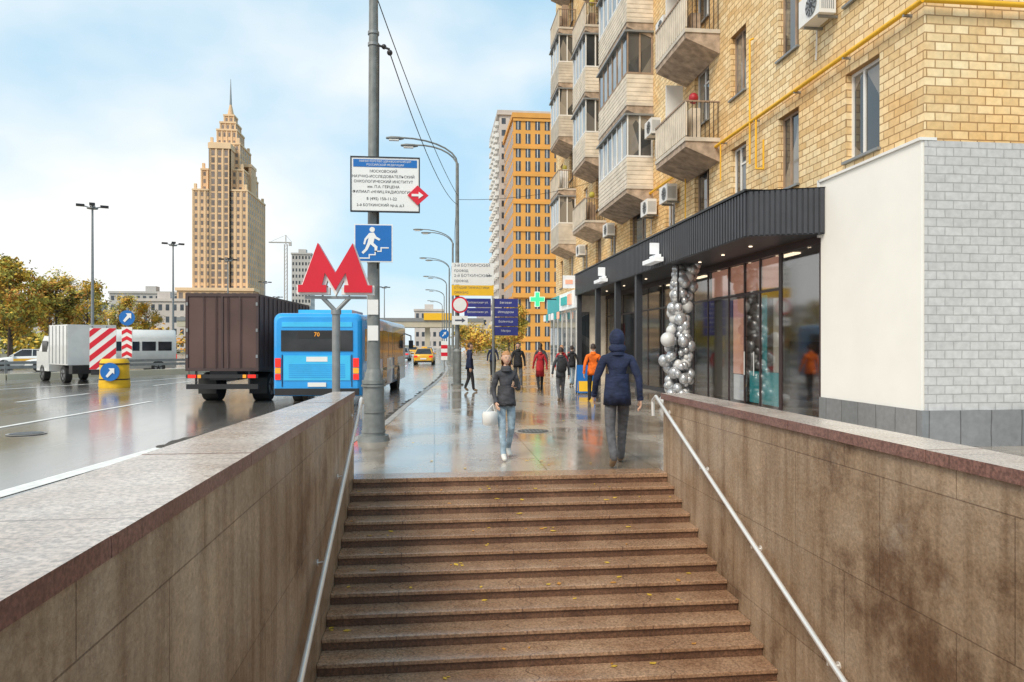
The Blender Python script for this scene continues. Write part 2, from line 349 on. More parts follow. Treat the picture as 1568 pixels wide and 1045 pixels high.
stripe([(-4.0, 18), (-3.1, 30), (-2.4, 60), (-2.2, 200)], 0.14, 'paint', RZ + 0.012, (3, 6))
stripe([(-10.6, 2), (-10.0, 8), (-9.2, 20), (-7.4, 50), (-6.2, 200)], 0.16, 'paint', RZ + 0.008, (4, 4))
stripe([(-14.5, 8), (-13.0, 24), (-10, 60), (-9, 200)], 0.16, 'paint', RZ + 0.008, (4, 5))
stripe([(-22, 24), (-17, 31.5), (-14.2, 38), (-11.4, 50)], 0.2, 'paint', RZ + 0.012)
g.finish('lane_markings')
g = MB()
rr = random.Random(4)
pts = [(-4.72, 13.2), (-4.25, 16), (-3.75, 19), (-3.2, 23)]
for i in range(260):
    t = rr.random() * 2.999; j = int(t); u = t - j
    x = pts[j][0] + (pts[j + 1][0] - pts[j][0]) * u + rr.gauss(0, .10); y = pts[j][1] + (pts[j + 1][1] - pts[j][1]) * u
    r0 = rr.uniform(.05, .2); n = 7; z = RZ + 0.016 + i * 0.00003
    g.add([(x + r0 * math.cos(q * 6.283 / n) * rr.uniform(.5, 1), y + r0 * 2.2 * math.sin(q * 6.283 / n) * rr.uniform(.5, 1), z) for q in range(n)], [tuple(range(n))], 'dirt')
for i in range(420):
    y = rr.uniform(9.5, 48); x = kx(y) - rr.uniform(0.0, .25)
    r0 = rr.uniform(.03, .11); n = 7; z = RZ + 0.004 + i * 0.00002
    g.add([(x + r0 * math.cos(q * 6.283 / n) * rr.uniform(.5, 1), y + r0 * 2.2 * math.sin(q * 6.283 / n) * rr.uniform(.5, 1), z) for q in range(n)], [tuple(range(n))], 'dirt')
g.finish('gutter_dirt')
# manhole covers
for (x, y, z) in ((-8.2, 15.5, RZ + .014), (1.9, 13.8, .004)):
    g = MB(); g.cyl((x, y, z - .003), (x, y, z), .36, 'kerb', n=28); g.cyl((x, y, z + .001), (x, y, z + .006), .30, 'darkmetal', n=28)
    for i in range(-3, 4):
        for j in range(-3, 4):
            if i * i + j * j < 11: g.box(x + i * .075 - .02, x + i * .075 + .02, y + j * .075 - .02, y + j * .075 + .02, z + .0062, z + .009, 'galv')
    g.finish('manhole_cover')

# ------------------------------------------------------------------ staircase and parapet walls
g = MB()
rise, run = 0.108, 0.275; WL = -1.012; W0, W1 = WL + .002, 3.018
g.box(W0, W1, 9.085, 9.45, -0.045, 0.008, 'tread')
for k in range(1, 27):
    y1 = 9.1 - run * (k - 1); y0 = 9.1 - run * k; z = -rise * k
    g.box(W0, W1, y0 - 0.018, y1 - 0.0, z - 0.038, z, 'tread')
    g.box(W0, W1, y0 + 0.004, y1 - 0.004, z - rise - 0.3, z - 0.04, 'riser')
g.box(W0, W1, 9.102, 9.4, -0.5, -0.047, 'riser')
g.box(W0, W1, -8, 9.1 - run * 26, -3.1, -rise * 26 - 0.02, 'tread')
g.box(W0, W1, -8.3, -8.0, -3.1, 0.9, 'stone')
g.finish('stairs', bevel=0.006)
def out_x(y): return -1.27 - (9.24 - y) * 0.06
ZT = 1.012
g = MB()
g.add([(WL, -8, -3.2), (WL, 9.24, -3.2), (WL, 9.24, ZT), (WL, -8, ZT)], [(0, 1, 2, 3)], 'stone')
g.add([(out_x(-8) + .03, -8, -.2), (out_x(9.2) + .03, 9.24, -.2), (out_x(9.2) + .03, 9.24, ZT), (out_x(-8) + .03, -8, ZT)], [(3, 2, 1, 0)], 'stone')
g.add([(WL, 9.24, -.2), (out_x(9.24) + .03, 9.24, -.2), (out_x(9.24) + .03, 9.24, ZT), (WL, 9.24, ZT)], [(0, 1, 2, 3)], 'stone')
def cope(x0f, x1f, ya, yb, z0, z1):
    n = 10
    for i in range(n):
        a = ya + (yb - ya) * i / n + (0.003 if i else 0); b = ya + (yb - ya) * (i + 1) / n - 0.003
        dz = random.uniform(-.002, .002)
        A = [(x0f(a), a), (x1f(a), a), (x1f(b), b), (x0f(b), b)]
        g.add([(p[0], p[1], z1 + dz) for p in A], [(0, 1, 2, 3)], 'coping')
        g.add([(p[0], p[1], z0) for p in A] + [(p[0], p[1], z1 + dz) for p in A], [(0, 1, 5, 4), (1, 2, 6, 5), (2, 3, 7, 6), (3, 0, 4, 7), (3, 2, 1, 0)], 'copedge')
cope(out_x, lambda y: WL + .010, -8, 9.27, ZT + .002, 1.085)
g.finish('parapet_wall', fix=False)
g = MB()
g.box(3.02, 3.33, -8, 9.26, -3.2, 0.955, 'stone')
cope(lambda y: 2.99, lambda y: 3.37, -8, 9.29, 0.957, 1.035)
g.finish('parapet_wall')
for nx, sx in ((-0.925, -1), (2.93, 1)):
    g = MB(); sl = 0.108 / 0.275
    bot = (nx, 1.9, 0.99 - (9.3 - 1.9) * sl)
    g.tube([(nx, 9.42, 0.72), (nx, 9.44, 0.92), (nx, 9.3, 0.99), bot, (nx, 0.6, bot[2])], 0.023, 'steel', 12)
    for i in range(6):
        y = 9.0 - i * 1.3; z = 0.99 - (9.3 - y) * sl
        g.tube([(nx, y, z), (nx, y, z - .06), (nx + sx * 0.085, y, z - .07)], 0.008, 'steel', 6)
        g.cyl((nx + sx * .08, y, z - .07), (nx + sx * .092, y, z - .07), .03, 'steel', n=10)
    g.finish('handrail')
g = MB()
for i in range(130):
    if i < 80:
        k = rr.randint(1, 14); x = rr.uniform(W0 + .05, W1 - .05); y = 9.1 - run * k + rr.uniform(.0, .25); z = -rise * k + .004
    else:
        x = rr.uniform(-.6, 6); y = rr.uniform(9.6, 24); z = .006
    a = rr.uniform(0, 6.28); s0 = rr.uniform(.014, .034)
    g.add([(x + s0 * math.cos(a + t) * q, y + s0 * math.sin(a + t) * q, z + rr.uniform(0, .006)) for t, q in ((0, 1.3), (1.2, .7), (2.2, .9), (3.14, 1.2), (4.2, .8), (5.2, .8))], [(0, 1, 2, 3, 4, 5)], rr.choice(['leafy', 'leafo', 'leafy']))
g.finish('fallen_leaves')

# ------------------------------------------------------------------ apartment building
bld = empty('apartment_building')
FL = [4.4 + 3.05 * i for i in range(8)]
cols = [(12.2, 13.27), (15.1, 16.05), (17.8, 18.75), (20.3, 21.5), (23.3, 24.3), (26.6, 28.9), (31.2, 32.1), (34.0, 35.2), (37.1, 38.1), (41.0, 42.2), (44.4, 45.4)]
def wall_with_holes(mb, mapf, u0, u1, z0, z1, holes, k, depth, kin):
    us = sorted(set([u0, u1] + [h[0] for h in holes] + [h[1] for h in holes])); zs = sorted(set([z0, z1] + [h[2] for h in holes] + [h[3] for h in holes]))
    for a, b in zip(us[:-1], us[1:]):
        for c, d in zip(zs[:-1], zs[1:]):
            um, zm = (a + b) / 2, (c + d) / 2
            if any(h[0] < um < h[1] and h[2] < zm < h[3] for h in holes): continue
            mb.add([mapf(a, c, 0), mapf(b, c, 0), mapf(b, d, 0), mapf(a, d, 0)], [(0, 1, 2, 3)], k)
    for (a, b, c, d) in holes:
        P = [(a, c), (b, c), (b, d), (a, d)]
        for (p, q) in zip(P, P[1:] + P[:1]):
            mb.add([mapf(p[0], p[1], 0), mapf(q[0], q[1], 0), mapf(q[0], q[1], depth), mapf(p[0], p[1], depth)], [(0, 1, 2, 3)], kin)
fm = lambda u, z, d: (8.0 + d, u, z)
holes = []
for f in FL[:-1]:
    for (a, b) in cols: holes.append((a, b, f + .85, f + 2.55))
g = MB()
wall_with_holes(g, fm, 11, 47, 4.3, 26.6, holes, 'brick', 0.16, 'brick')
g.add([(8, 11, 5.03), (24, 11, 5.03), (24, 11, 26.6), (8, 11, 26.6)], [(0, 1, 2, 3)], 'brick')
g.add([(8, 47, 0), (24, 47, 0), (24, 47, 26.6), (8, 47, 26.6)], [(0, 1, 2, 3)], 'brick')
g.add([(24, 11, 0), (24, 47, 0), (24, 47, 26.6), (24, 11, 26.6)], [(0, 1, 2, 3)], 'brick')
g.finish('walls', bld, fix=False)
g = MB()
g.add([(7.985, 10.985, .6), (24, 10.985, .6), (24, 10.985, 5.03), (7.985, 10.985, 5.03)], [(0, 1, 2, 3)], 'brickgrey')
g.finish('painted_wall', bld, fix=False)
g = MB()
g.box(7.94, 8.2, 11.0, 14.08, .6, 5.03, 'render')
g.box(7.90, 8.2, 10.975, 14.1, 5.032, 5.08, 'whitepvc')
g.box(7.90, 7.99, 14.082, 14.16, 3.9, 5.08, 'whitepvc')
g.box(7.90, 24, 10.93, 14.08, -.1, .6, 'plinth')
g.finish('ground_floor_wall', bld)
g = MB(); g.box(7.6, 24.3, 10.7, 47.3, 26.6, 26.9, 'concrete'); g.finish('roof', bld)
g = MB(); rw = random.Random(3)
for (a, b, c, d) in holes:
    x = 8.12; fr = rw.choice(['whitepvc', 'whitepvc', 'oldwood', 'oldwood']); t = .055
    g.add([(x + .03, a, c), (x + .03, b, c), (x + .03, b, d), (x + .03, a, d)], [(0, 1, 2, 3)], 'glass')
    g.box(x, x + .05, a, b, c, c + t, fr); g.box(x, x + .05, a, b, d - t, d, fr); g.box(x, x + .05, a, a + t, c + t, d - t, fr); g.box(x, x + .05, b - t, b, c + t, d - t, fr)
    mid = a + (b - a) * rw.choice([.5, .38, .62]); g.box(x + .002, x + .05, mid - .03, mid + .03, c + t, d - t, fr)
    if rw.random() < .4: g.box(x + .004, x + .05, a + t, mid - .03, c + 1.2, c + 1.25, fr)
    g.box(7.93, 8.1, a - .04, b + .04, c - .05, c - .002, 'galv')
g.finish('windows', bld)
def balcony(mb, y0, y1, f, kind, rn):
    x0 = 7.0; x1 = 7.995
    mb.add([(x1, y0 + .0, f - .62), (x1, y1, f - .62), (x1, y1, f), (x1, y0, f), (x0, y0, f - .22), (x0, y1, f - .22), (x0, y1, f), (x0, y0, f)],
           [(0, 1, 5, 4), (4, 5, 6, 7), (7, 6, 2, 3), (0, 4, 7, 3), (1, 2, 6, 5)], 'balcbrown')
    mb.box(x0 - .03, x1, y0 - .03, y1 + .03, f - .06, f + .05, 'concrete')
    h = f + 1.1
    if kind == 'open':
        mb.box(x0, x0 + .04, y0, y1, f + .1, h - .06, 'balcony')
        n = int((y1 - y0) / .16)
        for i in range(n + 1): y = y0 + (y1 - y0) * i / n; mb.box(x0 - .02, x0 - .004, y - .012, y + .012, f + .1, h - .05, 'concrete')
        for yy in (y0, y1 - .02):
            for i in range(8): x = x0 + .06 + i * .125; mb.box(x, x + .018, yy, yy + .02, f + .05, h - .03, 'darkmetal')
        mb.box(x0 - .03, x0 + .07, y0 - .01, y1 + .01, h - .05, h, 'oldwood')
        for yy in (y0, y1 - .05): mb.box(x0 + .07, x1, yy, yy + .05, h - .05, h - .005, 'oldwood')
        for i in range(3): yy = y0 + .4 + i * .7; mb.box(x0 + .3, x0 + .6, yy, yy + .35, f + .05, f + rn.uniform(.6, 1.5), rn.choice(['oldwood', 'whitepvc', 'balcbrown', 'balcony']))
        mb.ball((x0 + .45, y0 + .6, f + 1.35), (.14, .14, .16), rn.choice(['redposter', 'leafg']))
    else:
        pk = rn.choice(['balcony', 'whitepvc', 'balcony', 'concrete'])
        mb.box(x0, x0 + .05, y0, y1, f + .06, h, pk)
        mb.box(x0 + .05, x1, y0, y0 + .05, f + .06, h, pk); mb.box(x0 + .05, x1, y1 - .05, y1, f + .06, h, pk)
        for i in range(6):
            zz = f + .14 + i * .16; mb.box(x0 - .012, x0 - .001, y0, y1, zz, zz + .1, pk); mb.box(x0 + .01, x1, y0 - .012, y0 - .001, zz, zz + .1, pk)
        fr = rn.choice(['whitepvc', 'whitepvc', 'oldwood']); top = f + 2.62
        mb.add([(x0 + .03, y0 + .03, h), (x0 + .03, y1 - .03, h), (x0 + .03, y1 - .03, top), (x0 + .03, y0 + .03, top)], [(0, 1, 2, 3)], 'glass')
        mb.add([(x0 + .03, y0 + .03, h), (x1, y0 + .03, h), (x1, y0 + .03, top), (x0 + .03, y0 + .03, top)], [(0, 1, 2, 3)], 'glass')
        n = max(3, int((y1 - y0) / .75))
        for i in range(n + 1): y = y0 + (y1 - y0 - .06) * i / n; mb.box(x0, x0 + .06, y, y + .06, h, top, fr)
        for i in range(3): x = x0 + .0 + i * .46; mb.box(x, x + .06, y0 - .003, y0 + .055, h, top, fr)
        mb.box(x0 - .01, x0 + .07, y0 - .01, y1, h, h + .07, fr); mb.box(x0 + .07, x1, y0 - .01, y0 + .06, h + .002, h + .068, fr)
        mb.box(x0 - .1, x1, y0 - .08, y1 + .08, top, top + .07, 'galv')
g = MB(); rn = random.Random(11)
for (y0, y1, kinds) in ((19.5, 22.2, ['open', 'open', 'enc', 'open', 'enc', 'enc', 'enc']), (25.7, 30.2, ['enc'] * 7), (33.0, 36.0, ['open', 'enc', 'enc', 'open', 'enc', 'open', 'enc']), (40.2, 43.0, ['enc', 'open', 'enc', 'enc', 'open', 'enc', 'enc'])):
    for i, f in enumerate(FL[1:]):
        if f < 26: balcony(g, y0, y1, f, kinds[i], rn)
g.finish('balconies', bld)
g = MB()
for f in FL[1:7]: g.box(7.35, 7.9, 22.25, 22.32, f + .1, f + 2.5, 'whitepvc')
g.finish('balcony_screens', bld)
g = MB()
g.tube([(7.87, 10.86, 7.27), (7.87, 30.5, 7.22)], .045, 'gaspipe'); g.tube([(7.87, 10.86, 7.27), (12.0, 10.86, 7.27), (24, 10.86, 7.27)], .045, 'gaspipe')
g.tube([(7.85, 17.25, 6.2), (7.85, 17.25, 9.3), (7.95, 17.25, 9.35)], .025, 'gaspipe')
g.tube([(7.85, 16.9, 7.2), (7.85, 16.9, 6.0), (7.85, 16.5, 5.9), (7.85, 16.5, 6.6)], .025, 'gaspipe')
g.tube([(7.85, 21.9, 7.2), (7.85, 21.9, 5.6)], .02, 'gaspipe'); g.tube([(7.85, 19.1, 7.2), (7.85, 19.1, 6.2)], .02, 'gaspipe')
for y in [11.3, 13.1, 15, 17, 19, 21, 23, 25, 27, 29]: g.box(7.84, 8.0, y, y + .04, 7.2, 7.24, 'galv')
g.finish('gas_pipe', bld)
def ac(mb, y, z):
    mb.box(7.55, 7.9, y, y + .8, z, z + .55, 'whitepvc'); mb.cyl((7.548, y + .3, z + .27), (7.535, y + .3, z + .27), .21, 'galv', n=20)
    mb.cyl((7.534, y + .3, z + .27), (7.528, y + .3, z + .27), .06, 'darkmetal')
    for r0 in (.1, .15, .19): 
        for q in range(10):
            a = q * .628; mb.box(7.526, 7.533, y + .3 + r0 * math.cos(a) - .006, y + .3 + r0 * math.cos(a) + .006, z + .27 + r0 * math.sin(a) - .02, z + .27 + r0 * math.sin(a) + .02, 'darkmetal')
    for yy in (y + .1, y + .65): mb.box(7.6, 8.0, yy, yy + .04, z - .05, z - .003, 'galv')
    for i in range(7): mb.box(7.6 + i * .04, 7.615 + i * .04, y - .006, y - .001, z + .08, z + .46, 'galv')
    mb.tube([(7.9, y + .75, z + .2), (7.96, y + .8, z + .1), (7.96, y + .85, z - .6)], .018, 'whitepvc', 6)
g = MB()
for (y, z) in ((13.45, 8.25), (22.8, 6.4), (25.0, 6.35), (24.5, 9.1), (31.0, 6.5), (23.2, 12.1), (37.2, 6.4), (24.6, 15.3)): ac(g, y, z)
g.finish('air_conditioners', bld)
g = MB(); cx = 6.5
g.prism([(cx + .06, 3.97), (7.93, 3.97), (7.93, 4.88), (cx + .06, 4.88)], 14.6, 33.0, 'anthracite')
g.box(cx + .03, cx + .059, 14.47, 33, 3.95, 4.9, 'anthracite')
g.add([(7.96, 13.92, 3.95), (cx + .03, 14.46, 3.95), (cx + .03, 14.46, 4.9), (7.96, 13.92, 4.9), (7.96, 14.6, 3.95), (cx + .03, 14.6, 3.95), (cx + .03, 14.6, 4.9), (7.96, 14.6, 4.9)],
      [(0, 1, 2, 3), (4, 7, 6, 5), (0, 4, 5, 1), (3, 2, 6, 7)], 'anthracite')
n = 120
for i in range(n):
    y = 14.5 + (33 - 14.55) * i / n; g.box(cx, cx + .029, y, y + .09, 3.97, 4.88, 'anthracite')
for i in range(14):
    t = (i + .2) / 14; x = 7.93 + (cx + .04 - 7.93) * t; y = 13.93 + .53 * t
    g.box(-.035, .035, -.03, .01, 3.97, 4.88, 'anthracite', Matrix.Translation((x - .03, y, 0)) @ Matrix.Rotation(-.35, 4, 'Z'))
g.box(cx - .03, 7.95, 14.48, 33.02, 4.9, 4.95, 'darkmetal')
g.add([(7.97, 13.88, 4.902), (cx - .03, 14.42, 4.902), (cx - .03, 14.48, 4.902), (7.97, 14.48, 4.902)], [(0, 1, 2, 3)], 'darkmetal')
for y in (22.9, 25.6, 28.8, 32.6): g.box(cx + .06, cx + .26, y, y + .2, 0, 3.97, 'anthracite')
for y in (16, 17.6, 19.2, 21.4, 24.3, 27.2, 30): g.cyl((7.3, y, 3.962), (7.3, y, 3.95), .04, 'warmlamp')
g.finish('shop_canopy', bld)
g = MB()
for y in (20.4, 27.0):
    g.box(cx - .16, cx - .03, y - .35, y + .35, 4.2, 4.28, 'whitelit'); g.box(cx - .30, cx - .04, y - .2, y - .12, 4.3, 4.62, 'whitelit'); g.box(cx - .30, cx - .04, y - .6, y + .6, 4.05, 4.17, 'whitelit')
g.finish('fascia_sign', bld)
g = MB(); X = 8.02
posts = [14.12, 15.9, 17.0, 17.9, 18.9, 20.4, 21.6, 23.4, 24.6, 26.4, 28.2, 30, 31.5, 32.9]
g.box(X - .05, X + .15, 14.1, 33, 0, .14, 'anthracite'); g.box(X - .05, X + .1, 14.1, 33, 3.8, 3.96, 'brownframe')
for i, y in enumerate(posts):
    w = .14 if i in (0, 1) else .06
    g.box(X - .015, X + .04, y, y + w, .14, 3.8, 'brownframe')
for (a, b) in zip(posts[:-1], posts[1:]):
    g.add([(X, a, .14), (X, b, .14), (X, b, 3.8), (X, a, 3.8)], [(0, 1, 2, 3)], 'shopglass')
for a, b in zip(posts[1:], posts[2:]): g.box(X - .012, X + .04, a + .08, b - .002, 2.95, 3.01, 'brownframe')
for y in (17.2, 17.75): g.cyl((X - .09, y, .9), (X - .09, y, 1.5), .015, 'steel')
g.finish('shop_front', bld)
g = MB()
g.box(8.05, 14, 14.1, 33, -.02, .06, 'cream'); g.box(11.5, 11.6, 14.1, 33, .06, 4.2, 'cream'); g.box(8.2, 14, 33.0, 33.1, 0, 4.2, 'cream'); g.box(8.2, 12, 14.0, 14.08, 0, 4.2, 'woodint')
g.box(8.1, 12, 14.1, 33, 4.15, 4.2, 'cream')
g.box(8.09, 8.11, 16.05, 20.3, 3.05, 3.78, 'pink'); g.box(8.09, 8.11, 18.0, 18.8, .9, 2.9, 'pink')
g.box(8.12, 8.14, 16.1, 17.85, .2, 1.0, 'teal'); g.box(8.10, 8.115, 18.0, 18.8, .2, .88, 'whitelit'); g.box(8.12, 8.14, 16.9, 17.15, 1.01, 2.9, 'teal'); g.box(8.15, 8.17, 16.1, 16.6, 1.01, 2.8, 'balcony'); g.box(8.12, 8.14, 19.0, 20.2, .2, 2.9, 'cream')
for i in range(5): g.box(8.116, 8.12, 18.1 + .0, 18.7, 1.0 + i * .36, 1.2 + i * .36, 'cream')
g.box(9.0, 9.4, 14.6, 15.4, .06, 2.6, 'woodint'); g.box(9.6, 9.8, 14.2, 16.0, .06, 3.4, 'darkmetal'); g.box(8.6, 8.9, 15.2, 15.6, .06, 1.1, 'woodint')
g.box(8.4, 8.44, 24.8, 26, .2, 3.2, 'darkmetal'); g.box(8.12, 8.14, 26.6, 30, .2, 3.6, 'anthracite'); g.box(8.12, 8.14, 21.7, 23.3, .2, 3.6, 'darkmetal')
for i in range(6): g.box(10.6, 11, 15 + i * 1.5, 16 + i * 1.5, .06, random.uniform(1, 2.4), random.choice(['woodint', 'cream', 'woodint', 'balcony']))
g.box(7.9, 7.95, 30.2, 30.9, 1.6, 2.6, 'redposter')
for i in range(5): g.box(9.5, 9.7, 15 + i * 3.2, 16 + i * 3.2, 4.1, 4.14, 'warmlamp')  # assumed ceiling lamps, added to brighten the dim shop
g.finish('shop_interior', bld)
g = MB(); X = 6.6
g.box(X + .05, 7.99, 33.06, 41, 0, 4.3, 'balcony')
for i in range(6):
    a = 33.15 + i * 1.28; g.box(X, X + .06, a, a + .09, 0, 3.4, 'whitepvc'); g.add([(X + .03, a + .09, .5), (X + .03, a + 1.28, .5), (X + .03, a + 1.28, 3.3), (X + .03, a + .09, 3.3)], [(0, 1, 2, 3)], 'glass')
    g.box(X + .005, X + .05, a + .09, a + 1.28, 0, .5, 'whitepvc')
g.box(X + .1, X + .6, 33.02, 33.058, .3, 3.2, 'glass')
g.box(X - .12, X + .04, 33.05, 37, 3.42, 4.25, 'whitelit'); g.box(X - .12, X + .04, 37.05, 41, 3.42, 4.25, 'teal')
g.box(X - .2, X - .121, 33.6, 34.4, 3.6, 4.1, 'pink'); g.box(X - .2, X - .121, 34.8, 36.2, 3.65, 4.05, 'teal')
g.box(X - .55, X + .02, 33.5, 33.6, 4.35, 4.95, 'whitelit'); g.box(X - .45, X - .1, 33.48, 33.498, 4.55, 4.75, 'pink')
for i in range(6): g.box(X - .35, X - .3, 36 + i * .9, 36.5 + i * .9, 3.0, 3.35, random.choice(['teal', 'pink', 'whitelit']))
g.finish('pharmacy_shop', bld)
g = MB(); x, y, z = 5.45, 38.0, 4.1
g.prism([(-.13, -.4), (.13, -.4), (.13, -.13), (.4, -.13), (.4, .13), (.13, .13), (.13, .4), (-.13, .4), (-.13, .13), (-.4, .13), (-.4, -.13), (-.13, -.13)], -.08, .08, 'whitelit', xf=Matrix.Translation((x, y, z)))
g.prism([(-.1, -.36), (.1, -.36), (.1, -.1), (.36, -.1), (.36, .1), (.1, .1), (.1, .36), (-.1, .36), (-.1, .1), (-.36, .1), (-.36, -.1), (-.1, -.1)], -.1, -.083, 'greenled', xf=Matrix.Translation((x, y, z)))
g.tube([(x + .4, y, z), (6.55, y, z)], .03, 'darkmetal'); g.finish('pharmacy_cross')

# balloon column
g = MB(); rb = random.Random(5)
for i in range(230):
    t = rb.random(); z = .12 + t * 3.75; a = rb.uniform(0, 6.283); r0 = .30 * rb.uniform(.5, 1.1) * (1.0 + .25 * math.sin(t * 7))
    cxx = 6.85 + .35 * (t ** 3) ; cyy = 19.7 + .4 * t * t
    s0 = rb.choice([.08, .10, .12, .14, .16])
    d = Vector((math.cos(a), math.sin(a), rb.uniform(-.3, .3)))
    c = Vector((cxx, cyy, z)) + d * r0
    g.ball(c, (s0, s0, s0 * 1.12), 'silver' if rb.random() < .7 else 'pearl', 14, 9)
g.ball((6.45, 19.4, 1.82), (.20, .20, .21), 'pearl', 18, 12); g.ball((6.3, 19.2, .15), (.16, .16, .15), 'pearl'); g.cyl((6.85, 19.7, 0), (6.85, 19.7, 3.9), .03, 'darkmetal')
g.finish('balloon_garland')

# ------------------------------------------------------------------ distant buildings
def tower_block(mb, x0, x1, y0, y1, z0, z1, kw, nx, ny, nz, kwin='winbg', wf=.55, hf=.62, frame=None, proud=.12):
    mb.box(x0, x1, y0, y1, z0, z1, kw)
    dx = (x1 - x0) / nx; dz = (z1 - z0) / nz; dy = (y1 - y0) / ny
    for j in range(nz):
        zz = z0 + dz * (j + .5); h = dz * hf / 2
        for i in range(nx):
            xx = x0 + dx * (i + .5); w = dx * wf / 2
            mb.add([(xx - w, y0 - .03, zz - h), (xx + w, y0 - .03, zz - h), (xx + w, y0 - .03, zz + h), (xx - w, y0 - .03, zz + h)], [(0, 1, 2, 3)], kwin)
            if frame: mb.box(xx - .06 * dx, xx + .0 * dx, y0 - .10, y0 - .035, zz - h, zz + h, frame)
        for xs, o in ((x0, -.03), (x1, .03)):
            for i in range(ny):
                yy = y0 + dy * (i + .5); w = dy * wf / 2
                mb.add([(xs + o, yy - w, zz - h), (xs + o, yy + w, zz - h), (xs + o, yy + w, zz + h), (xs + o, yy - w, zz + h)], [(0, 1, 2, 3)], kwin)
def pil(mb, x0, x1, y0, y1, z0, z1, n, k, w, p):
    for i in range(n + 1):
        x = x0 + (x1 - x0) * i / n; mb.box(x - w / 2, x + w / 2, y0 - p, y0 - .001, z0, z1, k)
        y = y0 + (y1 - y0) * i / n; mb.box(x1 + .001, x1 + p, y - w / 2, y + w / 2, z0, z1, k); mb.box(x0 - p, x0 - .001, y - w / 2, y + w / 2, z0, z1, k)
sk = empty('stepped_skyscraper'); g = MB(); cX, cY = -85.7, 315
tiers = [(10.5, 15, 0, 63.5, 9, 22), (8.2, 11.8, 63.5, 72.5, 7, 3), (5.9, 8.6, 72.5, 84, 5, 4), (3.9, 5.6, 84, 90.5, 4, 2), (3.0, 4.2, 90.5, 94, 3, 1), (1.9, 2.6, 94, 97.5, 2, 1)]
for (hx, hy, z0, z1, nx, nz) in tiers:
    tower_block(g, cX - hx, cX + hx, cY - hy, cY + hy, z0, z1, 'tan', nx, nx, nz, kwin='towerwin', wf=.42, hf=.55)
    pil(g, cX - hx, cX + hx, cY - hy, cY + hy, z0, z1, nx, 'tanlight', .6 if nx > 4 else .4, .25)
    g.box(cX - hx - .4, cX + hx + .4, cY - hy - .4, cY + hy + .4, z1 + .001, z1 + .7, 'tanlight')
tower_block(g, cX - 3.8, cX + 3.8, cY - 15.8, cY - 15.1, 0, 80, 'tan', 3, 1, 28, kwin='towerwin', wf=.5, hf=.75); pil(g, cX - 3.8, cX + 3.8, cY - 15.8, cY - 15.1, 0, 82, 3, 'tanlight', .6, .3)
g.box(cX - 4.4, cX + 4.4, cY - 16.3, cY - 8, 80.3, 82.5, 'tanlight'); g.box(cX - 4.1, cX + 4.1, cY - 15.0, cY - 8.61, 0.5, 80.2, 'tan')
g.box(cX + 8.3, cX + 9.4, cY - 4, cY + 4, 63.5, 76, 'tan'); g.box(cX + 6, cX + 9.6, cY - 4.3, cY + 4.3, 76, 77.2, 'tanlight')
for (hx, hy, z1) in ((9.8, 14.2, 64.2), (7.6, 11.1, 73.2), (5.3, 7.9, 84.7)):
    for sx in (-1, 1):
        for sy in (-1, 1): g.box(cX + sx * hx - .5, cX + sx * hx + .5, cY + sy * hy - .5, cY + sy * hy + .5, z1, z1 + 2.2, 'tanlight')
g.cyl((cX, cY, 98.2), (cX, cY, 103), 1.5, 'tan', .5, n=8); g.cyl((cX, cY, 103), (cX, cY, 114), .5, 'galv', .08, n=8)
g.finish('tower', sk)
g = MB(); tower_block(g, -101, -72, 296, 305, 0, 23, 'tan', 10, 3, 6, kwin='towerwin'); g.box(-101.6, -71.4, 295.4, 305.6, 23.01, 24.2, 'tanlight'); g.finish('podium', sk)

ob_ = empty('orange_office_tower'); g = MB()
tower_block(g, 17.6, 46, 160, 182, 0, 52.5, 'orangeface', 13, 8, 17, wf=.52, hf=.72, frame='whitepvc')
for i in range(9): g.box(17.5, 46.1, 159.75, 159.96, 2.6 + i * 6.18 - .25, 2.6 + i * 6.18 + .35, 'orangeface')
g.box(17.3, 46.3, 159.6, 182.4, 52.51, 53.6, 'orangeface'); g.box(17.2, 46.3, 159.2, 159.74, 12.2, 13.2, 'orangeface'); g.finish('tower', ob_)
g = MB(); tower_block(g, 17.0, 30, 188, 214, 0, 62.0, 'paleface', 6, 9, 20, wf=.5, hf=.5)
for j in range(20):
    for i in range(5):
        z = 1 + j * 3.1; y = 190 + i * 5; g.box(16.1, 16.97, y, y + 2.6, z, z + 1.1, 'whitepvc')
g.box(16.4, 30.5, 187.5, 214.5, 62.01, 63.2, 'paleface'); g.finish('apartment_tower')
def block(name, x0, x1, y0, y1, z1, k, nx, nz):
    g = MB(); tower_block(g, x0, x1, y0, y1, 0, z1, k, nx, 4, nz, wf=.5, hf=.5); g.box(x0 - .4, x1 + .4, y0 - .4, y1 + .4, z1 + .01, z1 + .9, k)
    g.box((x0 + x1) / 2 - 2, (x0 + x1) / 2 + 2, y0 + 3, y0 + 7, z1 + .9, z1 + 3.2, k); return g.finish(name)
block('office_block', -128, -99, 300, 315, 22, 'greyblock', 12, 6)
block('office_block', -97, -77, 240, 252, 15.5, 'paleface', 9, 4)
block('office_block', -190, -150, 330, 350, 20, 'greyblock', 12, 5)
block('office_block', -70, -46, 330, 345, 16, 'greyblock', 8, 4)
block('office_block', -9, 4, 330, 345, 17, 'paleface', 5, 4)
block('office_block', 14, 44, 230, 240, 14, 'paleface', 9, 4)
block('unfinished_tower', -76, -66, 395, 408, 50, 'greyblock', 6, 15)
g = MB(); x, y = -80, 400
for dx in (-.7, .7):
    for dy in (-.7, .7): g.cyl((x + dx, y + dy, 0), (x + dx, y + dy, 56), .18, 'greyblock', n=5)
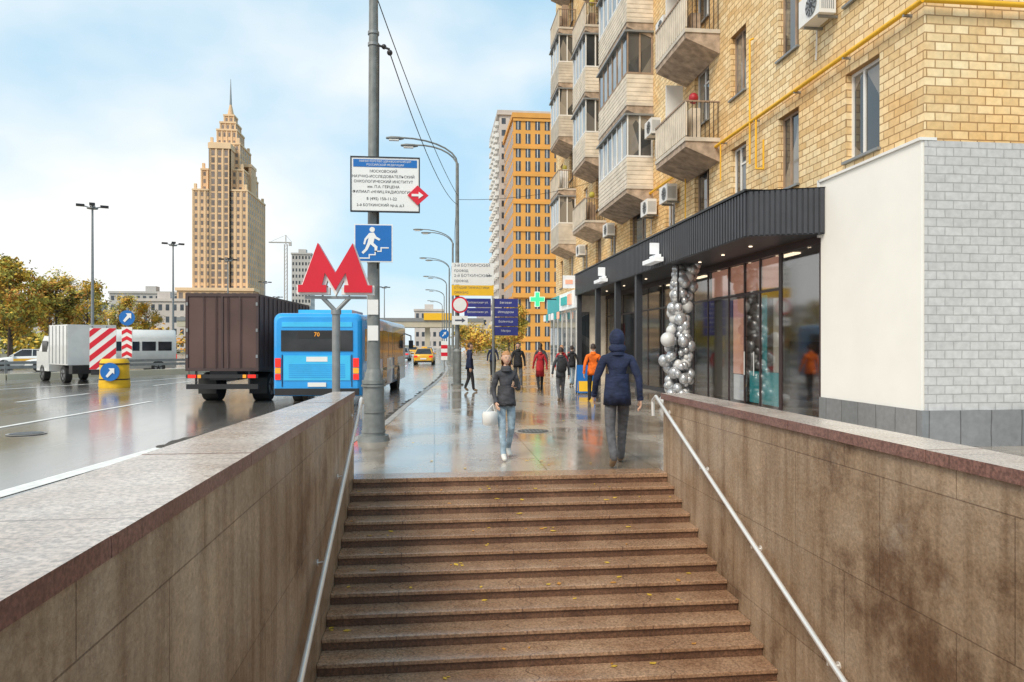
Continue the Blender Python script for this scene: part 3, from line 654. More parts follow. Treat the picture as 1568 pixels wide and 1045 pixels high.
for i in range(28): g.cyl((x - .7, y - .7, i * 2), (x + .7, y - .7, i * 2 + 2), .1, 'greyblock', n=4); g.cyl((x + .7, y - .7, i * 2), (x + .7, y + .7, i * 2 + 2), .1, 'greyblock', n=4)
g.cyl((x - 9, y, 57), (x + 3, y, 57), .4, 'greyblock', n=5); g.cyl((x, y, 56), (x, y, 61), .3, 'greyblock', n=5); g.cyl((x - 8, y, 57.3), (x, y, 61), .08, 'galv', n=4); g.cyl((x + 3, y, 57.3), (x, y, 61), .08, 'galv', n=4); g.box(x + 1.6, x + 3, y - .6, y + .6, 55.2, 56.6, 'greyblock')
g.finish('tower_crane')
g = MB(); g.box(-70, 14, 205, 214, 6.6, 8.2, 'bridge'); g.box(-70, 14, 204.8, 204.95, 8.2, 9.2, 'galv')
for x in (-60, -45, -30, -15, -2, 10): g.box(x - .7, x + .7, 207, 212, -.2, 6.6, 'bridge')
g.box(-3, 5, 204.4, 204.7, 8.6, 10.6, 'signyellow'); g.finish('overpass')

# ------------------------------------------------------------------ street lamps and poles
def wires(name, lines, r=.010):
    g = MB()
    for (a, b, sag) in lines:
        a = Vector(a); b = Vector(b); P = []
        for i in range(13):
            t = i / 12; p = a.lerp(b, t); p.z -= sag * 4 * t * (1 - t); P.append(tuple(p))
        for p, q in zip(P[:-1], P[1:]): g.cyl(p, q, r, 'black', n=5)
    g.finish(name)
def lamp_post(x, y, h=10.2, arm=2.3):
    g = MB()
    g.cyl((x, y, 0), (x, y, 1.4), .17, 'polegrey', .17); g.cyl((x, y, 1.4), (x, y, 1.5), .17, 'polegrey', .1)
    g.cyl((x, y, 1.5), (x, y, h - 1), .1, 'polegrey', .065); g.cyl((x, y, 0), (x, y, .06), .26, 'polegrey')
    for dy, s0 in ((-.0, 1.0), (.5, .75)):
        P = [(x, y, h - 1.0 - (1 - s0) * .6)]
        for i in range(1, 8):
            t = i / 7; P.append((x - arm * s0 * (1 - math.cos(t * 1.57)), y + dy * t, P[0][2] + 1.0 * math.sin(t * 1.57)))
        g.tube(P, .035, 'polegrey', 7); e = P[-1]
        g.loft([[(e[0] + .1 - t, e[1] + w * math.cos(a), e[2] - .03 + hh * math.sin(a)) for a in [q * .785 for q in range(8)]] for t, w, hh in ((0, .04, .04), (.15, .12, .07), (.5, .14, .08), (.72, .06, .04))], 'polegrey')
        g.box(e[0] - .5, e[0] - .1, e[1] - .09, e[1] + .09, e[2] - .13, e[2] - .09, 'whitepvc')
    g.finish('street_lamp')
for i, (x, y) in enumerate([(.94, 29.9), (1.35, 53.5), (1.45, 71), (1.5, 90), (1.5, 112), (1.5, 140)]): lamp_post(x, y)
def mast(x, y, h):
    g = MB(); g.cyl((x, y, -.13), (x, y, h), .16, 'galv', .08, n=10); g.cyl((x, y, h - .35), (x, y, h - .25), .45, 'galv', n=12)
    for a in range(4):
        a = a * 1.57 + .4; dx, dy = math.cos(a), math.sin(a)
        g.tube([(x, y, h - .3), (x + dx * .8, y + dy * .8, h - .1)], .05, 'galv', 6)
        g.box(-.1, .55, -.22, .22, -.08, .1, 'darkmetal', Matrix.Translation((x + dx * .7, y + dy * .7, h - .1)) @ Matrix.Rotation(a, 4, 'Z'))
    g.finish('floodlight_mast')
for p in ((-30, 67, 14), (-31.5, 91, 14), (-29.5, 107, 14), (-33, 145, 14), (-10.6, 155, 14), (-40, 190, 14)): mast(*p)
g = MB(); x, y = -1.06, 12.76
g.cyl((x, y, 0), (x, y, .10), .28, 'polegrey', .26, 20); g.cyl((x, y, .10), (x, y, 1.0), .20, 'polegrey', .18, 20); g.cyl((x, y, 1.0), (x, y, 1.06), .20, 'polegrey', n=20); g.cyl((x, y, 1.06), (x, y, 1.25), .17, 'polegrey', .12, 20)
for z in (.15, .5, .95): g.cyl((x, y, z), (x, y, z + .03), .212, 'polegrey', n=20)
g.cyl((x, y, 1.25), (x, y, 10.5), .115, 'polegrey', .062, 20)
for z in (3.1, 3.65, 4.15, 4.75): g.cyl((x, y, z), (x, y, z + .05), .112, 'galv', n=16)
for z in (6.9, 7.1): g.cyl((x, y, z), (x, y, z + .05), .1, 'galv', n=14)
g.tube([(x, y, 6.95), (x + .28, y - .02, 6.85)], .02, 'darkmetal'); g.ball((x + .28, y, 6.8), .05, 'darkmetal'); g.ball((x + .18, y, 6.9), .045, 'darkmetal')
g.tube([(x + .08, y - .08, 3), (x + .1, y - .09, 6.9)], .012, 'black', 6)
for z in (1.75, 2.2): g.box(x - .09, x + .09, y - .125, y - .112, z, z + .26, 'whitepvc')
g.finish('utility_pole')
wires('overhead_wires', [((-.78, 12.76, 6.8), (.94, 29.9, 7.5), .5), ((-1.06, 12.7, 7.9), (.94, 29.9, 7.9), .3), ((.94, 29.9, 7.7), (8.0, 33, 9.5), .3) , ((.94, 29.9, 8.4), (1.35, 53.5, 8.4), .5), ((1.35, 53.5, 8.4), (1.45, 71, 8.4), .5)])
def T(mb, txt, size, k, x, y, z, align='CENTER'): mb.text(txt, size, k, face_cam(x, y, z), align)
g = MB(); cx0, yy, cz = -.84, 12.5, 4.43; w, h = .57, .455
g.box(cx0 - w, cx0 + w, yy, yy + .05, cz - h, cz + h, 'white'); 
for (a, b, c, d) in ((-w - .02, w + .02, -h - .02, -h), (-w - .02, w + .02, h, h + .02), (-w - .02, -w, -h, h), (w, w + .02, -h, h)): g.box(cx0 + a, cx0 + b, yy - .01, yy + .055, cz + c, cz + d, 'darkmetal')
g.box(cx0 - w + .03, cx0 + w - .03, yy - .006, yy - .001, cz + h - .16, cz + h - .03, 'signblue')
T(g, 'МИНИСТЕРСТВО ЗДРАВООХРАНЕНИЯ', .046, 'white', cx0, yy - .009, cz + h - .065); T(g, 'РОССИЙСКОЙ ФЕДЕРАЦИИ', .046, 'white', cx0, yy - .009, cz + h - .125)
for i, t in enumerate(['МОСКОВСКИЙ', 'НАУЧНО-ИССЛЕДОВАТЕЛЬСКИЙ', 'ОНКОЛОГИЧЕСКИЙ ИНСТИТУТ', 'им. П.А. ГЕРЦЕНА', 'ФИЛИАЛ «НМИЦ РАДИОЛОГИИ»']): T(g, t, .064, 'black', cx0 - .03, yy - .004, cz + .22 - i * .088)
T(g, '8 (495) 150-11-22', .070, 'black', cx0 - .06, yy - .004, cz - .25); T(g, '2-й БОТКИНСКИЙ пр-д, д.3', .062, 'black', cx0 - .08, yy - .004, cz - .36)
g.prism([(0, -.17), (.19, 0), (0, .17), (-.17, 0)], -.02, .0, 'red', xf=Matrix.Translation((cx0 + w - .02, yy - .01, cz - .18)))
g.prism([(-.1, -.02), (.02, -.02), (.02, -.06), (.1, 0), (.02, .06), (.02, .02), (-.1, .02)], -.03, -.021, 'white', xf=Matrix.Translation((cx0 + w - .02, yy - .01, cz - .18)))
g.box(cx0 - .3, cx0 + .5, yy + .05, yy + .09, cz + .25, cz + .3, 'galv'); g.box(cx0 - .3, cx0 + .5, yy + .05, yy + .09, cz - .3, cz - .25, 'galv')
g.finish('direction_sign')
g = MB(); c = (-1.04, 12.5, 3.42); Xf = Matrix.Translation(c)
g.box(-.325, .325, 0, .03, -.325, .325, 'white', Xf); g.box(-.305, .305, -.006, -.001, -.305, .305, 'signblue', Xf)
def pz(pts, k='white', y0=-.012, y1=-.007): g.prism(pts, y0, y1, k, xf=Xf)
pz([(-.26, -.25), (-.08, -.25), (-.08, -.19), (.02, -.19), (.02, -.13), (.12, -.13), (.12, -.07), (.26, -.07), (.26, -.09), (.14, -.09), (.14, -.15), (.04, -.15), (.04, -.21), (-.06, -.21), (-.06, -.27), (-.26, -.27)])
g.cyl((-.02, -.012, .23), (-.02, -.007, .23), .045, 'white', xf=Xf)
pz([(-.07, .17), (.01, .18), (.05, .11), (.12, .07), (.10, .04), (.02, .08), (0, .0), (.07, -.06), (.06, -.15), (.02, -.15), (.02, -.08), (-.05, -.02), (-.10, -.12), (-.17, -.19), (-.2, -.16), (-.14, -.1), (-.10, .0), (-.08, .09), (-.12, .05), (-.14, -.03), (-.17, -.02), (-.15, .07)])
g.finish('underpass_sign')
g = MB(); x, y = -1.36, 10.2
Mp = [(-.5, 0), (-.5, .1), (-.44, .1), (-.235, .68), (0, .27), (.235, .68), (.44, .1), (.5, .1), (.5, 0), (.12, 0), (.12, .1), (.18, .1), (.14, .27), (0, .03), (-.14, .27), (-.18, .1), (-.12, .1), (-.12, 0)]
Xf = Matrix.Translation((x, y, 2.40))
g.prism(Mp, -.10, .10, 'red', 'red', xf=Xf)
Wp = [(px * 1.05, -.03 if pz_ == 0 else pz_) for px, pz_ in Mp]
Wp[12] = (.11, .17); Wp[13] = (0, -.045); Wp[14] = (-.11, .17); Wp[10] = (.08, .07); Wp[11] = (.14, .07); Wp[15] = (-.14, .07); Wp[16] = (-.08, .07); Wp[9] = (.08, -.03); Wp[17] = (-.08, -.03)
g.prism(Wp, -.06, .06, 'white', 'white', xf=Xf)
g.cyl((x, y, -.0), (x, y, 2.10), .055, 'galv', n=18); g.cyl((x, y, 2.1), (x, y, 2.16), .07, 'galv', n=18)
g.tube([(x, y, 2.14), (x - .2, y, 2.35)], .03, 'galv'); g.tube([(x, y, 2.14), (x + .2, y, 2.35)], .03, 'galv'); g.box(x - .42, x + .42, y - .03, y + .03, 2.315, 2.353, 'galv')
g.finish('metro_sign')
g = MB(); y = 29.65; x0, x1 = .70, 2.44
g.box(x0, x1, y, y + .04, 4.15, 5.05, 'white'); g.box(x0, x1, y, y + .04, 3.70, 4.13, 'signyellow')
for i, t in enumerate(['3-й БОТКИНСКИЙ', 'проезд', '2-й БОТКИНСКИЙ', 'проезд']): T(g, t, .17, 'textgrey', x0 + .1, y - .004, 4.94 - i * .21, 'LEFT')
T(g, 'СТУДИЯ ГИМНАСТИКИ', .125, 'textgrey', x0 + .1, y - .004, 4.02, 'LEFT'); T(g, 'ОРЕНЗАС', .125, 'textgrey', x0 + .1, y - .004, 3.82, 'LEFT')
g.box(x1 - .3, x1 - .08, y - .004, y - .001, 4.5, 4.54, 'textgrey')
g.box(x0 + .2, x0 + .4, y + .04, y + .2, 4.3, 4.36, 'galv'); g.box(x0 + .2, x0 + .4, y + .04, y + .2, 4.8, 4.86, 'galv'); g.finish('direction_sign')
g = MB(); g.cyl((1.04, 29.62, 3.32), (1.04, 29.66, 3.32), .34, 'red', n=32); g.cyl((1.04, 29.605, 3.32), (1.04, 29.617, 3.32), .27, 'white', n=32); g.box(1.0, 1.08, 29.66, 29.85, 3.2, 3.26, 'galv'); g.finish('no_vehicles_sign')
g = MB(); g.box(.72, 1.36, 29.62, 29.65, 2.5, 2.86, 'white'); g.prism([(-.2, -.03), (.08, -.03), (.08, -.1), (.22, 0), (.08, .1), (.08, .03), (-.2, .03)], 29.61, 29.617, 'textgrey', xf=Matrix.Translation((1.04, 0, 2.68))); g.box(1.0, 1.08, 29.66, 29.85, 2.6, 2.66, 'galv'); g.finish('arrow_sign')
g = MB(); x, y = 2.62, 32
g.cyl((x, y, 0), (x, y, 3.75), .06, 'galv'); 
for i in range(4):
    z = 3.35 - i * .42
    if i < 2: g.box(x - 1.3, x - .12, y - .05, y - .02, z, z + .38, 'signnavy'); T(g, 'Боткинская ул.', .13, 'white', x - .7, y - .055, z + .2)
    g.box(x - .02 + .07, x + 1.1, y - .05, y - .02, z, z + .38, 'signnavy'); T(g, ['Беговая', 'Ипподром', 'Больница', 'Метро'][i], .14, 'white', x + .55, y - .055, z + .2)
g.finish('wayfinding_sign')
g = MB(); x, y = .62, 46
g.cyl((x, y, 0), (x, y, 2.7), .035, 'galv'); g.cyl((x, y - .05, 2.35), (x, y - .02, 2.35), .3, 'signblue', n=24)
g.prism([(0, -.18), (.03, -.18), (.03, .05), (.12, .0), (0, .2), (-.12, .0), (-.03, .05), (-.03, -.18)], -.06, -.051, 'white', xf=Matrix.Translation((x, y, 2.35)) @ Matrix.Rotation(.7, 4, 'Y'))
for i in range(5): g.box(x - .2, x + .2, y - .05, y - .02, .7 + i * .24, .94 + i * .24 - .001, 'red' if i % 2 else 'white')
g.finish('keep_right_sign')

g = MB(); P = [(-46, 27), (-30, 34), (-22, 39.6), (-15.5, 47), (-11.5, 62), (-9.5, 90), (-8.5, 150)]
for (xa, ya), (xb, yb) in zip(P[:-1], P[1:]):
    d = Vector((xb - xa, yb - ya, 0)); Ln = d.length; a = math.atan2(d.y, d.x); X = Matrix.Translation((xa, ya, RZ)) @ Matrix.Rotation(a, 4, 'Z')
    g.box(0, Ln, -.28, .28, 0, .3, 'bridge', X)
    for q in (0, 1): g.box(0, Ln, -.06, -.02, .55 + q * .24, .70 + q * .24, 'galv', X)
    n = int(Ln / 2)
    for i in range(n): g.box(i * 2.0, i * 2.0 + .1, -.02, .06, .3, 1.0, 'galv', X)
g.finish('guardrail')

# ------------------------------------------------------------------ vehicles
def wheel(mb, x, y, z, r, w, side):
    mb.cyl((x, y, z), (x + w * side, y, z), r, 'black', n=24); o = w * side
    mb.cyl((x + o, y, z), (x + o + .008 * side, y, z), r * .62, 'galv', n=18); mb.cyl((x + o + .009 * side, y, z), (x + o + .03 * side, y, z), r * .18, 'darkmetal', n=10)
    for q in range(5):
        a = q * 1.2566; mb.box(-.01, .012, -.03, .03, r * .15, r * .6, 'darkmetal', Matrix.Translation((x + o + .008 * side, y, z)) @ Matrix.Rotation(a, 4, 'X'))
def rbox_ring(hw, z0, z1, r, y, n=4):
    pts = []
    for cx_, cz_, a0 in ((hw - r, z0 + .05, -90), (hw - r, z1 - r, 0), (-hw + r, z1 - r, 90), (-hw + r, z0 + .05, 180)):
        rr_ = r if cz_ > z0 + .1 else .05
        cxx = (hw - rr_) * (1 if cx_ > 0 else -1)
        for i in range(n + 1):
            a = R(a0 + 90 * i / n); pts.append((cxx + rr_ * math.cos(a), y, cz_ + rr_ * math.sin(a)))
    return pts
g = MB(); g.xf = place(-3.35, 21.2, RZ, R(-3.8)); Hb = 2.72; hw = 1.27
g.loft([rbox_ring(hw - .12, .42, Hb - .12, .18, -.06), rbox_ring(hw - .03, .34, Hb - .03, .2, 0), rbox_ring(hw, .32, Hb, .2, .12), rbox_ring(hw, .32, Hb, .2, 11.6), rbox_ring(hw - .1, .36, Hb - .1, .2, 11.9)], 'busblue')
g.box(-1.02, 1.02, -.085, -.062, 1.62, 2.22, 'vglass'); g.box(-.55, .55, -.1, -.086, 2.0, 2.19, 'darkmetal'); g.text('70', .17, 'amber', Matrix.Translation((0, -.104, 2.095)) @ Matrix.Rotation(R(90), 4, 'X'))
g.box(-1.0, 1.0, -.08, -.062, 2.32, 2.46, 'buslight'); g.box(-.95, .95, -.08, -.062, .78, 1.5, 'buslight')
for i in range(7): g.box(-.8, .8, -.088, -.081, .86 + i * .06, .885 + i * .06, 'busblue')
g.box(-.3, .3, -.088, -.081, 1.32, 1.46, 'white'); g.box(-.26, .26, -.09, -.07, .6, .72, 'white')
for xx in (-1.0, .98): g.box(xx, xx + .02, -.09, -.07, .6, 1.52, 'darkmetal')
g.box(-1.2, 1.2, -.12, .05, .36, .55, 'darkmetal')
for s0 in (-1, 1):
    g.box(s0 * 1.11 - .08, s0 * 1.11 + .08, -.09, -.04, 1.16, 1.42, 'taillight'); g.box(s0 * 1.11 - .08, s0 * 1.11 + .08, -.09, -.04, .98, 1.14, 'amber'); g.box(s0 * 1.11 - .08, s0 * 1.11 + .08, -.09, -.04, .8, .96, 'taillight')
    xs = s0 * (hw + .004)
    y = .5
    for wlen in (1.4, 1.2, 1.4, 1.4, 1.2, 1.4, 1.4, .9):
        a, b = sorted((xs, xs - s0 * .02)); g.box(a, b, y, y + wlen - .08, 1.32, 2.28, 'vglass'); y += wlen
    for wy in (2.6, 9.0):
        wheel(g, s0 * (hw - .28), wy, .48, .48, .29, s0)
        g.cyl((s0 * (hw - .3), wy, .5), (s0 * (hw + .003), wy, .5), .56, 'darkmetal', n=28)
    for dy in (4.3, 7.6): a, b = sorted((xs + s0 * .004, xs)); g.box(a, b, dy, dy + 1.1, .42, 2.3, 'vglass')
    a, b = sorted((xs, xs + s0 * .004)); g.box(a, b, .3, 11.4, .9, 1.0, 'buslight')
g.box(-.8, .8, 1.0, 3.0, Hb - .01, Hb + .14, 'buslight'); g.box(-.7, .7, 5.0, 7.4, Hb - .01, Hb + .14, 'buslight')
for xx in (-1, 1): g.tube([(xx * 1.25, 11.7, 2.3), (xx * 1.5, 11.9, 2.2), (xx * 1.5, 11.95, 1.95)], .025, 'darkmetal', 6); g.box(xx * 1.5 - .1, xx * 1.5 + .1, 11.9, 12.0, 1.65, 2.0, 'darkmetal')
g.finish('city_bus')
g = MB(); g.xf = place(-6.45, 22.8, RZ, R(-3.8)); hw = 1.10
g.box(-hw, hw, 0, 6.4, 1.02, 3.36, 'truckbox')
for i in range(14):
    y = .05 + i * .48
    for s0 in (-1, 1): a, b = sorted((s0 * hw, s0 * (hw + .025))); g.box(a + (.001 if s0 > 0 else 0), b, y, y + .06, 1.1, 3.3, 'truckrib')
for (a, b, c, d) in ((-hw, hw, 3.28, 3.38), (-hw, hw, 1.0, 1.1), (-hw, -hw + .08, 1.1, 3.28), (hw - .08, hw, 1.1, 3.28), (-.03, .03, 1.1, 3.28)): g.box(a, b, -.03, -.002, c, d, 'truckrib')
for xx in (-.55, -.18, .18, .55): g.cyl((xx, -.05, 1.1), (xx, -.05, 3.28), .015, 'truckrib', n=6)
for xx in (-hw + .02, hw - .08): 
    for zz in (1.4, 2.2, 3.0): g.box(xx, xx + .06, -.045, -.031, zz, zz + .1, 'galv')
g.box(-.42, .42, .1, 8.2, .72, 1.0, 'darkmetal'); g.box(-1.08, 1.08, -.02, .08, .45, .60, 'darkmetal'); g.box(-1.08, 1.08, -.02, .0, .78, .9, 'darkmetal')
for s0 in (-1, 1):
    g.box(s0 * .9 - .12, s0 * .9 + .12, -.05, -.021, .79, .89, 'taillight'); g.box(s0 * .68 - .05, s0 * .68 + .05, -.05, -.021, .79, .89, 'amber'); g.box(s0 * .8 - .03, s0 * .8 + .03, .02, .06, .5, 1.0, 'darkmetal')
    wheel(g, s0 * .55, 1.5, .46, .46, .5, s0); wheel(g, s0 * .82, 7.0, .46, .46, .26, s0)
    g.box(s0 * .8 - .28, s0 * .8 + .28, .92, .95, .25, .75, 'black'); a, b = sorted((s0 * 1.05, s0 * 1.1)); g.box(a, b, 2.4, 5.6, .5, .56, 'galv'); g.box(a, b, 2.4, 5.6, .72, .78, 'galv')
g.loft([[(-1.05, y, .6), (1.05, y, .6), (1.05, y, 1.7), (1.0, y, zt), (-1.0, y, zt), (-1.05, y, 1.7)] for y, zt in ((6.55, 2.75), (7.8, 2.8), (8.15, 2.3), (8.35, 1.75))], 'carwhite', False)
g.box(-.95, .95, 8.2, 8.3, 1.7, 2.4, 'vglass')
for s0 in (-1, 1): a, b = sorted((s0 * 1.055, s0 * 1.06)); g.box(a, b, 7.0, 7.9, 1.75, 2.4, 'vglass'); g.box(s0 * 1.2 - .08, s0 * 1.2 + .08, 8.0, 8.05, 1.7, 2.3, 'darkmetal')
g.finish('box_truck', bevel=.012)
def car(name, x, y, yaw, k, taxi=False, sc=1):
    g = MB(); g.xf = place(x, y, RZ, yaw, sc)
    def sec(y, hw, zb, zt): return [(-hw * .94, y, zb), (-hw, y, zb + .18), (-hw, y, zt - .16), (-hw * .9, y, zt), (hw * .9, y, zt), (hw, y, zt - .16), (hw, y, zb + .18), (hw * .94, y, zb)]
    g.loft([sec(-2.2, .72, .38, .78), sec(-2.12, .84, .28, .95), sec(-1.3, .89, .22, .98), sec(0, .9, .2, .95), sec(.9, .89, .2, .93), sec(1.8, .86, .22, .82), sec(2.15, .78, .28, .72), sec(2.25, .65, .35, .6)], k)
    B0 = [(-.8, -1.85, .93), (.8, -1.85, .93), (.8, 1.05, .93), (-.8, 1.05, .93)]; T0 = [(-.6, -1.15, 1.43), (.6, -1.15, 1.43), (.6, .3, 1.45), (-.6, .3, 1.45)]
    g.add(B0 + T0, [(0, 1, 5, 4), (1, 2, 6, 5), (2, 3, 7, 6), (3, 0, 4, 7)], 'vglass')
    g.loft([[(p[0] * 1.02, p[1] * 1.02, p[2] - .03) for p in T0], [(p[0] * .93, p[1] * .9, p[2] + .03) for p in T0]], k)
    for i in range(4): g.tube([B0[i], T0[i]], .035, k, 6)
    for s0 in (-1, 1):
        g.tube([(s0 * .8, -.35, .93), (s0 * .61, -.35, 1.43)], .03, k, 6)
        for wy in (-1.35, 1.38): wheel(g, s0 * .68, wy, .32, .32, .21, s0); g.cyl((s0 * .7, wy, .33), (s0 * .902, wy, .33), .37, 'black', n=20)
        g.box(s0 * .66 - .16, s0 * .66 + .16, -2.22, -2.1, .68, .84, 'taillight'); g.box(s0 * .6 - .16, s0 * .6 + .16, 2.1, 2.24, .55, .68, 'whitepvc'); g.box(s0 * .95 - .08, s0 * .95 + .08, .75, .9, .93, 1.05, k)
    g.box(-.26, .26, -2.235, -2.2, .5, .62, 'white'); g.box(-.5, .5, 2.2, 2.27, .38, .5, 'darkmetal'); g.box(-.75, .75, -2.2, -2.1, .28, .4, 'darkmetal')
    if taxi: g.box(-.25, .25, -.4, -.25, 1.5, 1.62, 'signyellow'); [g.box(s0 * .9 - .01, s0 * .9 + .012, -.9, .8, .6, .78, 'caryellow') for s0 in (-1, 1)]
    g.finish(name)
def van(name, x, y, yaw, L0=5.6, H0=2.5):
    g = MB(); g.xf = place(x, y, RZ, yaw)
    def sec(y, hw, zb, zt): return [(-hw, y, zb), (-hw, y, zt * .55), (-hw * .96, y, zt * .8), (-hw * .82, y, zt), (hw * .82, y, zt), (hw * .96, y, zt * .8), (hw, y, zt * .55), (hw, y, zb)]
    g.loft([sec(0, .92, .35, H0 - .05), sec(.1, .98, .3, H0), sec(L0 - 1.7, .98, .3, H0), sec(L0 - .9, .96, .3, H0 * .66), sec(L0 - .1, .9, .3, H0 * .45), sec(L0, .8, .4, H0 * .38)], 'carwhite')
    g.box(-.8, .8, -.03, -.001, 1.35, 2.15, 'vglass')
    for s0 in (-1, 1):
        for i in range(4):
            a, b = sorted((s0 * .965, s0 * .99)); g.box(a, b, .3 + i * .95, 1.1 + i * .95, 1.42, 2.0, 'vglass')
        for wy in (1.1, L0 - 1.0): wheel(g, s0 * .75, wy, .36, .36, .24, s0); g.cyl((s0 * .8, wy, .38), (s0 * .983, wy, .38), .42, 'black', n=20)
        g.box(s0 * .88 - .05, s0 * .88 + .05, -.04, 0, .8, 1.2, 'taillight'); g.box(s0 * 1.1 - .08, s0 * 1.1 + .08, L0 - 1.45, L0 - 1.4, 1.4, 1.75, 'darkmetal')
        g.box(s0 * .6 - .15, s0 * .6 + .15, L0 - .12, L0 + .02, .7, .9, 'whitepvc')
    g.add([(-.78, L0 - 1.6, H0 * .93), (.78, L0 - 1.6, H0 * .93), (.86, L0 - .93, H0 * .7), (-.86, L0 - .93, H0 * .7)], [(0, 1, 2, 3)], 'vglass', xf=Matrix.Translation((0, .06, .04)))
    g.box(-.6, .6, L0 - .02, L0 + .03, .45, .65, 'darkmetal'); g.finish(name)
van('minibus', -17.2, 49.5, R(125), 5.4, 2.75)
van('van', -14.3, 88, R(180), 4.8, 2.3)
car('parked_car', -16.6, 56, R(170), 'carwhite'); car('taxi_car', -30.3, 57.5, R(110), 'carwhite', True); car('taxi_car', -25.6, 53, R(112), 'carwhite', True); car('car', -35.5, 58, R(105), 'cardark')
car('taxi_car', -.9, 66, R(-2), 'caryellow', True); car('car', -3.6, 82, R(-2), 'carsilver'); car('car', -4.9, 95, R(0), 'cardark'); car('taxi_car', -3.5, 120, 0, 'caryellow', True); car('car', -12.8, 75, R(175), 'carsilver'); car('car', -.9, 100, 0, 'carwhite'); car('car', -6.5, 70, 0, 'carwhite')
g = MB(); g.xf = place(-15.9, 35.8, RZ, R(42))
g.box(-1.05, 1.05, 0.4, 3.1, .85, 2.75, 'carwhite'); g.box(-.4, .4, .0, 5.2, .55, .84, 'darkmetal')
for s0 in (-1, 1):
    for i in range(6): a, b = sorted((s0 * 1.051, s0 * 1.07)); g.box(a, b, .45 + i * .52, .49 + i * .52, .9, 2.7, 'galv')
    wheel(g, s0 * .72, 1.2, .4, .4, .28, s0); wheel(g, s0 * .72, 4.4, .4, .4, .28, s0); g.box(s0 * .8 - .1, s0 * .8 + .1, -.05, -.0, .7, .85, 'taillight')
for q in (-.03, .6): g.box(q, q + .03, .37, .398, .9, 2.7, 'galv')
g.loft([[(-1, y, .5), (1, y, .5), (1, y, 1.5), (.9, y, zt), (-.9, y, zt), (-1, y, 1.5)] for y, zt in ((3.3, 2.2), (4.4, 2.25), (4.9, 1.6), (5.3, 1.3))], 'carwhite', False)
g.box(-1.0, 1.0, -.1, .38, .45, .85, 'darkmetal')
for s0 in (-1, 1): a, b = sorted((s0 * .985, s0 * 1.004)); g.box(a, b, 3.6, 4.4, 1.45, 2.0, 'vglass')
g.xf = Matrix()
bx = Matrix.Translation((-15.0, 34.5, .55)) @ Matrix.Rotation(R(10), 4, 'Z') @ Matrix.Scale(.82, 4)
g.box(-.66, .66, 0, .05, 0, 2.3, 'white', bx)
for i in range(5):
    z = -.95 + i * .68
    p = [(-.66, z), (.66, z + 1.15), (.66, z + 1.5), (-.66, z + .35)]
    def clip(poly, zc, keep_above):
        o2 = []
        for (a, b), (c2, d2) in zip(poly, poly[1:] + poly[:1]):
            ia = (b >= zc) == keep_above; ib = (d2 >= zc) == keep_above
            if ia: o2.append((a, b))
            if ia != ib: t_ = (zc - b) / (d2 - b); o2.append((a + (c2 - a) * t_, zc))
        return o2
    p = clip(clip(p, 0.01, True), 2.29, False)
    if len(p) > 2: g.prism(p, -.006, -.001, 'red', xf=bx)
g.box(-.6, .6, .05, .5, -.3, .1, 'darkmetal', bx); g.finish('road_service_truck')
g = MB(); x, y = -13.4, 31.9
ring = lambda r, z: [(x + r * math.cos(a * .3927), y + r * .8 * math.sin(a * .3927), z) for a in range(16)]
g.loft([ring(.60, RZ), ring(.62, RZ + .1), ring(.57, .5), ring(.57, .95), ring(.50, 1.08)], 'yellowplastic')
for z in (.2, .85): g.loft([ring(.605, z), ring(.60, z + .05)], 'darkmetal')
g.cyl((x + .05, y - .58, .55), (x + .05, y - .54, .55), .38, 'signblue', n=28)
g.prism([(-.15, -.12), (-.08, -.19), (.12, 0.02), (.19, -.04), (.19, .2), (-.04, .2), (.03, .12)], -.61, -.59, 'white', xf=Matrix.Translation((x + .05, y, .5)))
g.finish('crash_cushion')
g = MB(); x, y = -13.4, 33.2
g.cyl((x, y, RZ), (x, y, 3.3), .05, 'galv'); g.cyl((x, y - .09, 2.85), (x, y - .06, 2.85), .33, 'signblue', n=28)
g.prism([(-.15, -.12), (-.08, -.19), (.12, 0.02), (.19, -.04), (.19, .2), (-.04, .2), (.03, .12)], -.11, -.101, 'white', xf=Matrix.Translation((x, y, 2.85)))
g.box(x - .22, x + .22, y - .09, y - .06, 1.1, 2.45, 'white')
for i in range(4):
    z = 1.12 + i * .33
    for s0 in (-1, 1): g.prism([(0, z + .12), (s0 * .21, z - .0), (s0 * .21, z + .16), (0, z + .28)], -.1, -.091, 'red', xf=Matrix.Translation((x, y, 0)))
g.finish('keep_right_sign')

